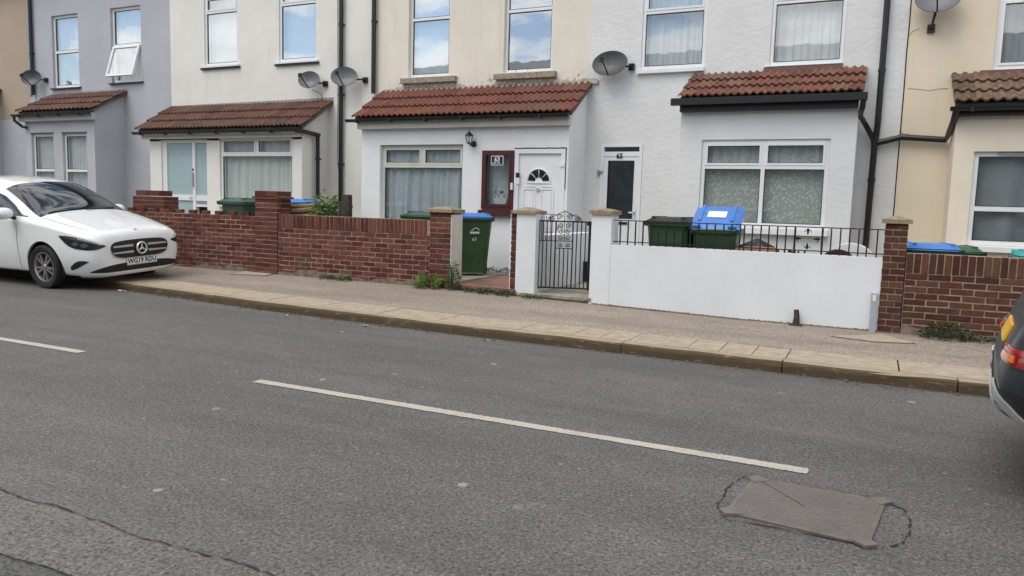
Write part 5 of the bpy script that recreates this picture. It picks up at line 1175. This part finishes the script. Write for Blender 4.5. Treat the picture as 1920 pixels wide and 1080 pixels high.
# ------------------------------------------------------------------ cars
def loft_body(st, arches, ar, name, mat, parent, hw, creases=(5,)):
    bm = bmesh.new(); rings = []; cl = bm.edges.layers.float.new('crease_edge')
    for (x, zb, ws, wm, wb, zbt, wt, zte, zc) in st:
        half = [(0, zb), (ws*.8, zb), (ws, zb+.05), (wm, zb+.38*(zbt-zb)), (wm*.995, zb+.74*(zbt-zb)), (wb, zbt), (wt, zte), (wt*.55, zc-.012), (0, zc)]
        full = half+[(-y, z) for y, z in half[-2:0:-1]]
        rings.append([bm.verts.new((x, y, z)) for y, z in full])
    n = len(rings[0])
    for a, b in zip(rings, rings[1:]):
        for i in range(n): bm.faces.new((a[i], a[(i+1) % n], b[(i+1) % n], b[i]))
    bm.faces.new(rings[0][::-1]); bm.faces.new(rings[-1])
    bm.edges.ensure_lookup_table()
    for a, b in zip(rings, rings[1:]):
        for i in (5, n-5):
            e = bm.edges.get((a[i], b[i])); e[cl] = .55
        for i in (2, n-2):
            e = bm.edges.get((a[i], b[i])); e[cl] = .4
    bmesh.ops.recalc_face_normals(bm, faces=bm.faces)
    me = bpy.data.meshes.new(name); bm.to_mesh(me); bm.free()
    o = link(bpy.data.objects.new('tmp_body', me)); ss = o.modifiers.new('s', 'SUBSURF'); ss.levels = 3; ss.render_levels = 3
    cuts = []
    for ax in arches:
        for s in (-1, 1):
            b = MB(); b.lathe([(0, -.16), (ar, -.16), (ar+.01, .2), (0, .2)], 40, lambda p, q, e: (ax+p, s*(hw+.02-.07)+s*e, .325+q)); c = b.build('tmp_cut', 'black'); cuts.append(c)
            bmc = bmesh.new(); bmc.from_mesh(c.data); bmesh.ops.remove_doubles(bmc, verts=bmc.verts, dist=1e-5); bmesh.ops.recalc_face_normals(bmc, faces=bmc.faces); bmc.to_mesh(c.data); bmc.free()
            m = o.modifiers.new('b', 'BOOLEAN'); m.operation = 'DIFFERENCE'; m.object = c; m.solver = 'EXACT'
    bpy.context.view_layer.update(); dg = bpy.context.evaluated_depsgraph_get(); ev = o.evaluated_get(dg)
    fm = bpy.data.meshes.new_from_object(ev); fm.name = name; fm.materials.clear(); fm.materials.append(M[mat])
    for m in list(o.modifiers)[1:]: o.modifiers.remove(m)
    bpy.context.view_layer.update(); dg = bpy.context.evaluated_depsgraph_get(); e2 = bpy.data.meshes.new_from_object(o.evaluated_get(dg))
    bvh = BVHTree.FromPolygons([v.co.copy() for v in e2.vertices], [tuple(p.vertices) for p in e2.polygons])
    bpy.data.meshes.remove(e2); bpy.data.objects.remove(o)
    for c in cuts: bpy.data.objects.remove(c)
    fm.polygons.foreach_set('use_smooth', [True]*len(fm.polygons)); fm.polygons.foreach_set('material_index', [0]*len(fm.polygons)); fm.set_sharp_from_angle(angle=R(45))
    ob = link(bpy.data.objects.new(name, fm)); ob.parent = parent
    for ax in arches:
        for s in (-1, 1):
            b = MB(); nn = 28
            rows = [[(ax+(ar-.002)*math.cos(a), s*y, .325+(ar-.002)*math.sin(a)) for a in [-.35+(math.pi+.7)*i/nn for i in range(nn+1)]] for y in (hw-.03, hw-.22)]
            b.grid(rows); i = len(b.v); b.v += rows[1]; b.face(range(i, i+nn+1)); b.build('wheel_arch_liner', 'carmat', parent)
    return ob, bvh
def hit(bvh, o, d, off):
    loc, nr, idx, ds = bvh.ray_cast(Vector(o), Vector(d))
    if loc is None: return None
    if nr.dot(Vector(d)) > 0: nr = -nr
    return loc+nr*off
def resample(c, n):
    out = []
    for i in range(n+1):
        t = i/n*(len(c)-1); j = min(int(t), len(c)-2); f = t-j; out.append(tuple(c[j][q]+(c[j+1][q]-c[j][q])*f for q in range(2)))
    return out
def smoothc(c, it=2):
    for _ in range(it):
        q = [c[0]]
        for a, b in zip(c, c[1:]): q += [tuple(a[i]*.75+b[i]*.25 for i in (0, 1)), tuple(a[i]*.25+b[i]*.75 for i in (0, 1))]
        c = q+[c[-1]]
    return c
def patch(bvh, name, mat, parent, top, bot, cast, off=.004, nu=20, nv=5, smooth=True, thick=.012):
    T, B = resample(smoothc(top) if smooth else top, nu), resample(smoothc(bot) if smooth else bot, nu); rows = []
    for j in range(nv+1):
        t = j/nv; row = []
        for a, b in zip(T, B):
            u, v = a[0]+(b[0]-a[0])*t, a[1]+(b[1]-a[1])*t; o, d = cast(u, v); p = hit(bvh, o, d, off); row.append(p)
        rows.append(row)
    for row in rows:
        for i, p in enumerate(row):
            if p is None: row[i] = next((q for q in row[i:] if q is not None), next((q for q in row[:i][::-1] if q is not None), Vector((0, 0, .5))))
    b = MB(); b.grid(rows)
    bd = rows[0]+[r[-1] for r in rows[1:]]+rows[-1][-2::-1]+[r[0] for r in rows[-2:0:-1]]; ce = sum(bd, Vector())/len(bd)
    o0, d0 = cast(T[nu//2][0], T[nu//2][1]); d0 = Vector(d0); lo = [p+d0*thick for p in bd]; b.grid([bd+[bd[0]], lo+[lo[0]]])
    return b.build(name, mat, parent, smooth=True)
def wheel(parent, x, y, s, r=.325, wdt=.205, spokes=10, rim='alloy', rr=.66):
    f = lambda a, c, e: (x+a, y+s*e, r+c)
    b = MB(); w = wdt/2; R0 = r*rr
    b.lathe([(R0, -w*.8), (r*.93, -w), (r*.985, -w*.75), (r, -w*.4), (r, w*.4), (r*.985, w*.75), (r*.93, w), (r*.80, w*1.02), (R0, w*.82)], 40, f); ty = b.build('wheel', 'rubber', parent, smooth=True)
    b = MB(); b.lathe([(R0+.004, w*.84), (R0-.008, w*.86), (R0-.02, w*.6), (R0-.025, -w*.8)], 40, f); b.build('rim', rim, ty, smooth=True)
    b = MB(); b.lathe([(0, w*.02), (R0-.02, w*.02)], 30, f); b.build('brake_disc', 'carmat', ty)
    b = MB()
    for i in range(spokes):
        a = 2*math.pi*(i+(.16 if i % 2 else -.16))/spokes; ca, sa = math.cos(a), math.sin(a)
        pts = [(.03, -.020), (R0-.012, -.013), (R0-.012, .013), (.03, .020)]
        b.prism(pts, lambda q, t: f(q*ca-t*sa, q*sa+t*ca, w*.74), lambda q, t: f(q*ca-t*sa, q*sa+t*ca, w*.45))
    b.lathe([(0, w*.82), (.035, w*.8), (.045, w*.7), (.045, w*.4)], 20, f); b.build('spokes', rim, ty)
    return ty
# --- white hatchback with its nose over the footway
cz0 = .04
car = thing('parked_car', 'white hatchback parked half up on the footway', 'car', (-10.93, 7.93, cz0), rot=(R(3.2), 0, R(1.0))); ORI[car.name] = Vector((0, 0, 0))
st = [(.955, .33, .38, .50, .47, .60, .36, .655, .67), (.93, .235, .58, .69, .65, .70, .52, .775, .795), (.865, .185, .68, .775, .74, .76, .63, .84, .865), (.73, .17, .735, .815, .785, .80, .66, .875, .905), (.48, .17, .80, .875, .845, .855, .70, .935, .965), (.2, .18, .835, .90, .868, .91, .72, 1.0, 1.03), (-.05, .18, .84, .90, .875, .945, .73, 1.05, 1.085),
      (-.22, .18, .84, .90, .88, .965, .74, 1.085, 1.125), (-.34, .18, .84, .90, .882, .975, .745, 1.12, 1.19), (-.62, .18, .84, .90, .885, .99, .74, 1.27, 1.355), (-.90, .18, .84, .90, .885, 1.0, .71, 1.40, 1.485), (-1.12, .18, .84, .90, .885, 1.005, .69, 1.485, 1.565), (-1.7, .18, .84, .90, .885, 1.01, .66, 1.56, 1.645), (-2.4, .18, .84, .90, .885, 1.02, .63, 1.55, 1.625), (-2.9, .18, .84, .895, .87, 1.03, .60, 1.47, 1.53), (-3.2, .20, .82, .88, .84, 1.03, .57, 1.33, 1.37), (-3.42, .24, .78, .84, .79, 1.0, .66, 1.06, 1.09), (-3.52, .30, .72, .78, .73, .95, .62, .98, .99), (-3.55, .42, .6, .65, .6, .85, .5, .88, .89)]
body, bvh = loft_body(st, (0, -2.73), .375, 'body', 'carwhite', car, .90)
cyl = lambda ph, z: ((2.2*math.cos(R(ph)), 2.2*math.sin(R(ph)), z), (-math.cos(R(ph)), -math.sin(R(ph)), 0))
wn = Vector((.52, 0, .854)).normalized()
def wsc(y, t): p = Vector((-.20-.88*t, y, 1.07+.45*t)); return p+wn*1.0, -wn
ws_ = patch(bvh, 'windscreen', 'carglass', car, [(-.635, .96), (-.35, .985), (0, .99), (.35, .985), (.635, .96)], [(-.755, -.05), (-.45, -.005), (0, .02), (.45, -.005), (.755, -.05)], wsc, .005, 30, 12)
b = MB(); 
for y0, y1 in ((-.62, -.02), (-.02, .52)): b.tube([q for q in (hit(bvh, *wsc(y0+(y1-y0)*i/6, -.01+.06*i/6), .012) for i in range(7)) if q], .008, 5)
b.build('wiper', 'carmat', car)
for s in (-1, 1):
    side = lambda x, z: ((x, s*2.2, z), (0, -s, 0))
    sn = Vector((0, s*.93, .36)).normalized()
    sidec = lambda x, z: (Vector((x, 0, z))+Vector((0, s*.75, 0))+sn*1.2, -sn)
    patch(bvh, 'front_window', 'carglass', car, [(-.50, 1.06), (-.72, 1.21), (-.98, 1.345), (-1.25, 1.42), (-1.62, 1.45)], [(-.44, 1.035), (-.72, 1.03), (-1.0, 1.03), (-1.3, 1.035), (-1.62, 1.04)], sidec, .004, 18, 8, False)
    patch(bvh, 'rear_window', 'carglass', car, [(-1.69, 1.45), (-2.1, 1.445), (-2.5, 1.41), (-2.85, 1.33)], [(-1.69, 1.04), (-2.1, 1.045), (-2.5, 1.06), (-2.95, 1.12)], sidec, .004, 18, 8, False)
    patch(bvh, 'window_trim', 'carblack', car, [(-.36, 1.032), (-2.95, 1.062)], [(-.36, 1.016), (-2.95, 1.046)], sidec, .006, 24, 1, False)
    for xa in (-.54, -1.66): patch(bvh, 'door_gap', 'carmat', car, [(xa-.004, 1.0), (xa-.004, .75), (xa-.0, .45), (xa-.02, .24)], [(xa+.004, 1.0), (xa+.004, .75), (xa+.008, .45), (xa-.012, .24)], side, .0015, 16, 1, False, .002)
    patch(bvh, 'sill_trim', 'carmat', car, [(-.42, .245), (-2.34, .245)], [(-.42, .19), (-2.34, .19)], side, .006, 20, 2, False)
    patch(bvh, 'door_handle', 'carwhite', car, [(-1.38, .885), (-1.6, .89)], [(-1.38, .855), (-1.6, .86)], side, .03, 8, 2, False, .03)
    # head lamps: dark pod, bright daytime strip, lens elements
    hp = cyl
    patch(bvh, 'headlight', 'carblack', car, [(s*31.5, .655), (s*38, .715), (s*47, .765), (s*58, .80), (s*67, .800)], [(s*31.5, .645), (s*37, .600), (s*46, .600), (s*57, .635), (s*67, .785)], hp, .006, 24, 8)
    hl = [q for q in car.children if q.name.startswith('headlight')][-1]
    patch(bvh, 'light_strip', 'lens', hl, [(s*34, .670), (s*44, .740), (s*56, .785), (s*65, .794)], [(s*34, .662), (s*44, .712), (s*56, .752), (s*64, .785)], hp, .011, 20, 3)
    patch(bvh, 'light_strip', 'chrome', hl, [(s*34, .676), (s*44, .746), (s*50, .768)], [(s*34, .668), (s*44, .734), (s*50, .755)], hp, .0125, 14, 2)
    for ph, z, rr in ((45, .665, 3.2), (52, .685, 3.2)):
        patch(bvh, 'lamp_lens', 'lens', hl, [(s*(ph-rr), z+.002), (s*ph, z+.042), (s*(ph+rr), z+.002)], [(s*(ph-rr), z-.002), (s*ph, z-.04), (s*(ph+rr), z-.002)], hp, .011, 14, 4)
    patch(bvh, 'bumper_vent', 'carmat', car, [(s*43, .440), (s*48, .452), (s*53, .43), (s*58.5, .345)], [(s*43, .432), (s*47, .385), (s*53, .325), (s*58.0, .300)], hp, .004, 16, 5)
    # door mirror
    b = MB(); cx_, cy_, cz_ = (-.60, s*1.02, 1.095) if s < 0 else (-.74, .97, 1.06); P = []
    for i in range(9):
        v = -1+2*i/8; rr = max(.02, 1-abs(v)**3); P.append([(cx_+.085*(rr**.5)*math.cos(a)*(1.25 if math.cos(a) > 0 else .7), cy_+v*.13*1.0, cz_+.09*(rr**.5)*math.sin(a)) for a in [6.283*q/16 for q in range(17)]])
    b.grid(P); mo = b.build('mirror', 'carwhite', car, smooth=True); b = MB(); b.bar((cx_+.02, s*.86, 1.02), (cx_, s*.94, 1.05), .03, 8); b.build('mirror_arm', 'carmat', mo)
    b = MB(); b.box(cx_-.055, cx_-.04, cy_-.09, cy_+.09, cz_-.05, cz_+.05); b.build('mirror_glass', 'carglass', mo)
    for ax in (0, -2.73): wheel(car, ax, s*.80, s, .325, .205, 10)
    patch(bvh, 'tail_light', 'red', car, [(s*155, .98), (s*166, .96)], [(s*155, .84), (s*166, .83)], lambda p, z: ((-1.8+3*math.cos(R(p)), 3*math.sin(R(p)), z), (-math.cos(R(p)), -math.sin(R(p)), 0)), .006, 10, 4, False)
G = lambda y: math.degrees(math.atan2(y, .84))
grille = patch(bvh, 'grille', 'carmat', car, [(-28, .57), (-27.5, .665), (-21, .705), (0, .712), (21, .705), (27.5, .665), (28, .57)], [(-28, .57), (-26, .480), (-18, .440), (0, .435), (18, .440), (26, .480), (28, .57)], cyl, .004, 40, 8)
b = MB()
def loop(pts, r, off, n=90):
    Q = [hit(bvh, *cyl(*p), off) for p in resample(smoothc(pts, 2), n)]; return [q for q in Q if q]
b.tube(loop([(-28, .57), (-26, .480), (-18, .438), (0, .433), (18, .438), (26, .480), (28, .57)], 0, .008), .007, 6); b.build('grille_surround', 'chrome', grille)
for z0_, z1_ in ((.520, .540), (.610, .633)):
    patch(bvh, 'grille_bar', 'chrome', grille, [(-26, z1_), (-8, z1_+.01)], [(-26, z0_), (-8, z0_-.002)], cyl, .016, 16, 2, False, .015); patch(bvh, 'grille_bar', 'chrome', grille, [(26, z1_), (8, z1_+.01)], [(26, z0_), (8, z0_-.002)], cyl, .016, 16, 2, False, .015)
bc = hit(bvh, *cyl(0, .578), .030); b = MB(); b.tube([(bc.x, bc.y+.083*math.cos(a), bc.z+.083*math.sin(a)) for a in [6.2832*i/36 for i in range(37)]], .013, 8)
for a in (90, 210, 330):
    ca, sa = math.cos(R(a)), math.sin(R(a)); pts = [(.085, 0), (.012, .013), (-.006, 0), (.012, -.013)]
    i = len(b.v); b.v += [(bc.x+(.012 if q[0] < .05 and q[1] == 0 else .004), bc.y+q[0]*ca-q[1]*sa, bc.z+q[0]*sa+q[1]*ca) for q in pts]; b.face((i, i+1, i+2)); b.face((i, i+2, i+3)); i = len(b.v)
    b.v += [(bc.x+.004, bc.y+q[0]*ca-q[1]*sa, bc.z+q[0]*sa+q[1]*ca) for q in ((.085, 0), (.014, .016), (0, 0), (.014, -.016))]; b.face((i, i+1, i+2)); b.face((i, i+2, i+3))
b.build('badge', 'chrome', grille, smooth=False)
b = MB(); b.lathe([(0, 0), (.074, 0)], 24, lambda p, q, e: (bc.x-.008, bc.y+p, bc.z+q)); b.build('badge_disc', 'carblack', grille)
intake = patch(bvh, 'lower_intake', 'carmat', car, [(-43, .275), (-36, .335), (-24, .375), (0, .385), (24, .375), (36, .335), (43, .275)], [(-43, .27), (-30, .258), (-15, .258), (0, .258), (15, .258), (30, .258), (43, .27)], cyl, .004, 36, 6)
patch(bvh, 'bumper_lip', 'carwhite', car, [(-50, .225), (-25, .240), (0, .244), (25, .240), (50, .225)], [(-50, .20), (-25, .213), (0, .216), (25, .213), (50, .20)], cyl, .02, 36, 3, True, .03)
nb_ = hit(bvh, *cyl(0, .86), .003)
b = MB(); e0 = Vector((.86, 0, .872)); q = hit(bvh, (.86, 0, 2), (0, 0, -1), .004) or e0; b.lathe([(0, .004), (.016, .003), (.02, 0)], 14, lambda p, c, e: (q.x+p, q.y+c*1.0, q.z+e)); b.build('bonnet_badge', 'carblack', car)
for s in (-1, 1):
    patch(bvh, 'bonnet_gap', 'carmat', car, [(-.12, s*.742), (.2, s*.735), (.45, s*.705), (.66, s*.64)], [(-.12, s*.748), (.2, s*.741), (.45, s*.711), (.66, s*.646)], lambda x, y: ((x, y, 2.2), (0, 0, -1)), .0015, 20, 1, False, .002)
px_ = .965
pl = MB().box(px_, px_+.008, -.26, .26, .335, .448).build('number_plate', 'plate_w', car)
b = MB(); b.box(px_-.05, px_-.001, -.20, .20, .345, .44); b.build('plate_mount', 'carmat', car)
b = MB(); ring3 = None; b.box(px_+.0082, px_+.009, -.255, .255, .339, .343); b.box(px_+.0082, px_+.009, -.255, .255, .44, .444); b.build('plate_border', 'carblack', pl)
textmesh('registration', 'WG19 RDU', .113, 'black', lambda a, c: (px_+.0092, a*.86, .3915+c*.92), pl, .0035)
# --- dark SUV, only its tail in frame
suv = thing('passing_car', 'dark blue grey sport utility car seen by its red tail lamp', 'car', (3.36, 4.72, 0), rot=(0, 0, R(-7))); ORI[suv.name] = Vector((0, 0, 0))
L = 2.66
st2 = [(1.75, .38, .4, .5, .48, .75, .4, .80, .81), (1.70, .28, .68, .76, .72, .86, .62, .92, .94), (1.5, .24, .80, .87, .84, .93, .7, 1.0, 1.02), (1.0, .24, .86, .91, .89, 1.0, .74, 1.08, 1.11), (.75, .24, .86, .92, .90, 1.02, .76, 1.12, 1.18), (.2, .24, .86, .92, .90, 1.04, .68, 1.48, 1.56), (-.3, .24, .86, .92, .90, 1.05, .64, 1.60, 1.655), (-1.2, .24, .86, .92, .90, 1.07, .62, 1.61, 1.665), (-1.9, .25, .86, .92, .89, 1.08, .60, 1.56, 1.61), (-2.22, .28, .85, .91, .87, 1.06, .66, 1.44, 1.49), (-2.40, .36, .84, .90, .86, 1.03, .72, 1.28, 1.31), (-2.50, .38, .83, .895, .85, 1.0, .76, 1.14, 1.16), (-2.57, .40, .80, .88, .83, .93, .76, 1.0, 1.01), (-2.62, .42, .74, .83, .78, .84, .70, .89, .895), (-2.68, .44, .64, .75, .68, .70, .58, .735, .74), (-2.71, .47, .5, .6, .54, .64, .42, .665, .67)]
body2, bv2 = loft_body(st2, (.85, -1.72), .38, 'body', 'suv', suv, .92)
rc = lambda p, z: ((-1.6+3*math.cos(R(p)), 3*math.sin(R(p)), z), (-math.cos(R(p)), -math.sin(R(p)), 0))
rn = Vector((-.85, 0, .53)).normalized()
def rws(y, t): p = Vector((-2.36+.34*t, y, 1.10+.42*t)); return p+rn, -rn
patch(bv2, 'rear_screen', 'suvglass', suv, [(-.5, 1.0), (0, 1.03), (.5, 1.0)], [(-.66, .05), (0, .0), (.66, .05)], rws, .006, 24, 8)
for s in (-1, 1):
    side = lambda x, z: ((x, s*2.2, z), (0, -s, 0)); sn = Vector((0, s*.93, .36)).normalized(); sidec = lambda x, z: (Vector((x, s*.75, z))+sn*1.2, -sn)
    patch(bv2, 'side_window', 'suvglass', suv, [(.42, 1.2), (0, 1.42), (-.6, 1.54), (-1.3, 1.54), (-1.9, 1.45)], [(.5, 1.1), (0, 1.1), (-.6, 1.11), (-1.3, 1.12), (-2.0, 1.2)], sidec, .004, 20, 8, False)
    patch(bv2, 'wheel_arch_trim', 'carmat', suv, [(-2.2, .31), (-2.16, .55), (-2.0, .70), (-1.72, .77), (-1.44, .70), (-1.28, .55), (-1.24, .31)], [(-2.13, .31), (-2.09, .52), (-1.97, .62), (-1.72, .70), (-1.47, .62), (-1.35, .52), (-1.31, .31)], side, .008, 24, 2)
    tl = patch(bv2, 'tail_light', 'red', suv, [(s*178-0, .90), (s*160, .90), (s*146, .895), (s*137, .87)] if False else [(s*158, .775), (s*150, .79), (s*141, .795), (s*128, .80)], [(s*158, .755), (s*150, .725), (s*141, .71), (s*128, .715)], rc, .01, 20, 5, False)
    patch(bv2, 'lamp_element', 'amber', tl, [(s*150, .765), (s*142, .762)], [(s*150, .735), (s*142, .728)], rc, .016, 8, 3, False)
    patch(bv2, 'lamp_element', 'red', tl, [(s*155, .782), (s*130, .79)], [(s*155, .77), (s*130, .77)], rc, .016, 12, 2, False)
    # silver skid trim with twin strakes
    patch(bv2, 'bumper_trim', 'chrome', suv, [(s*168, .575), (s*160, .54), (s*149, .44)], [(s*168, .553), (s*160, .515), (s*150, .412)], rc, .016, 14, 3)
    patch(bv2, 'bumper_trim', 'chrome', suv, [(s*152, .61), (s*146, .57), (s*139, .44)], [(s*155, .59), (s*149, .53), (s*142, .42)], rc, .016, 14, 3)
    for ax in (.85, -1.72): wheel(suv, ax, s*.81, s, .34, .22, 10)
patch(bv2, 'lower_bumper', 'carmat', suv, [(130, .57), (150, .585), (180, .60), (210, .585), (230, .57)], [(130, .42), (150, .41), (180, .41), (210, .41), (230, .42)], rc, .006, 30, 5)
pq = patch(bv2, 'number_plate', 'plate_y', suv, [(-.26, .845), (.26, .845)], [(-.26, .755), (.26, .755)], lambda y, z: ((-4, y, z), (1, 0, 0)), .012, 6, 3, False)
patch(bv2, 'tailgate_gap', 'carmat', suv, [(150, .775), (180, .765), (210, .775)], [(150, .768), (180, .758), (210, .768)], rc, .002, 24, 1, False, .002)
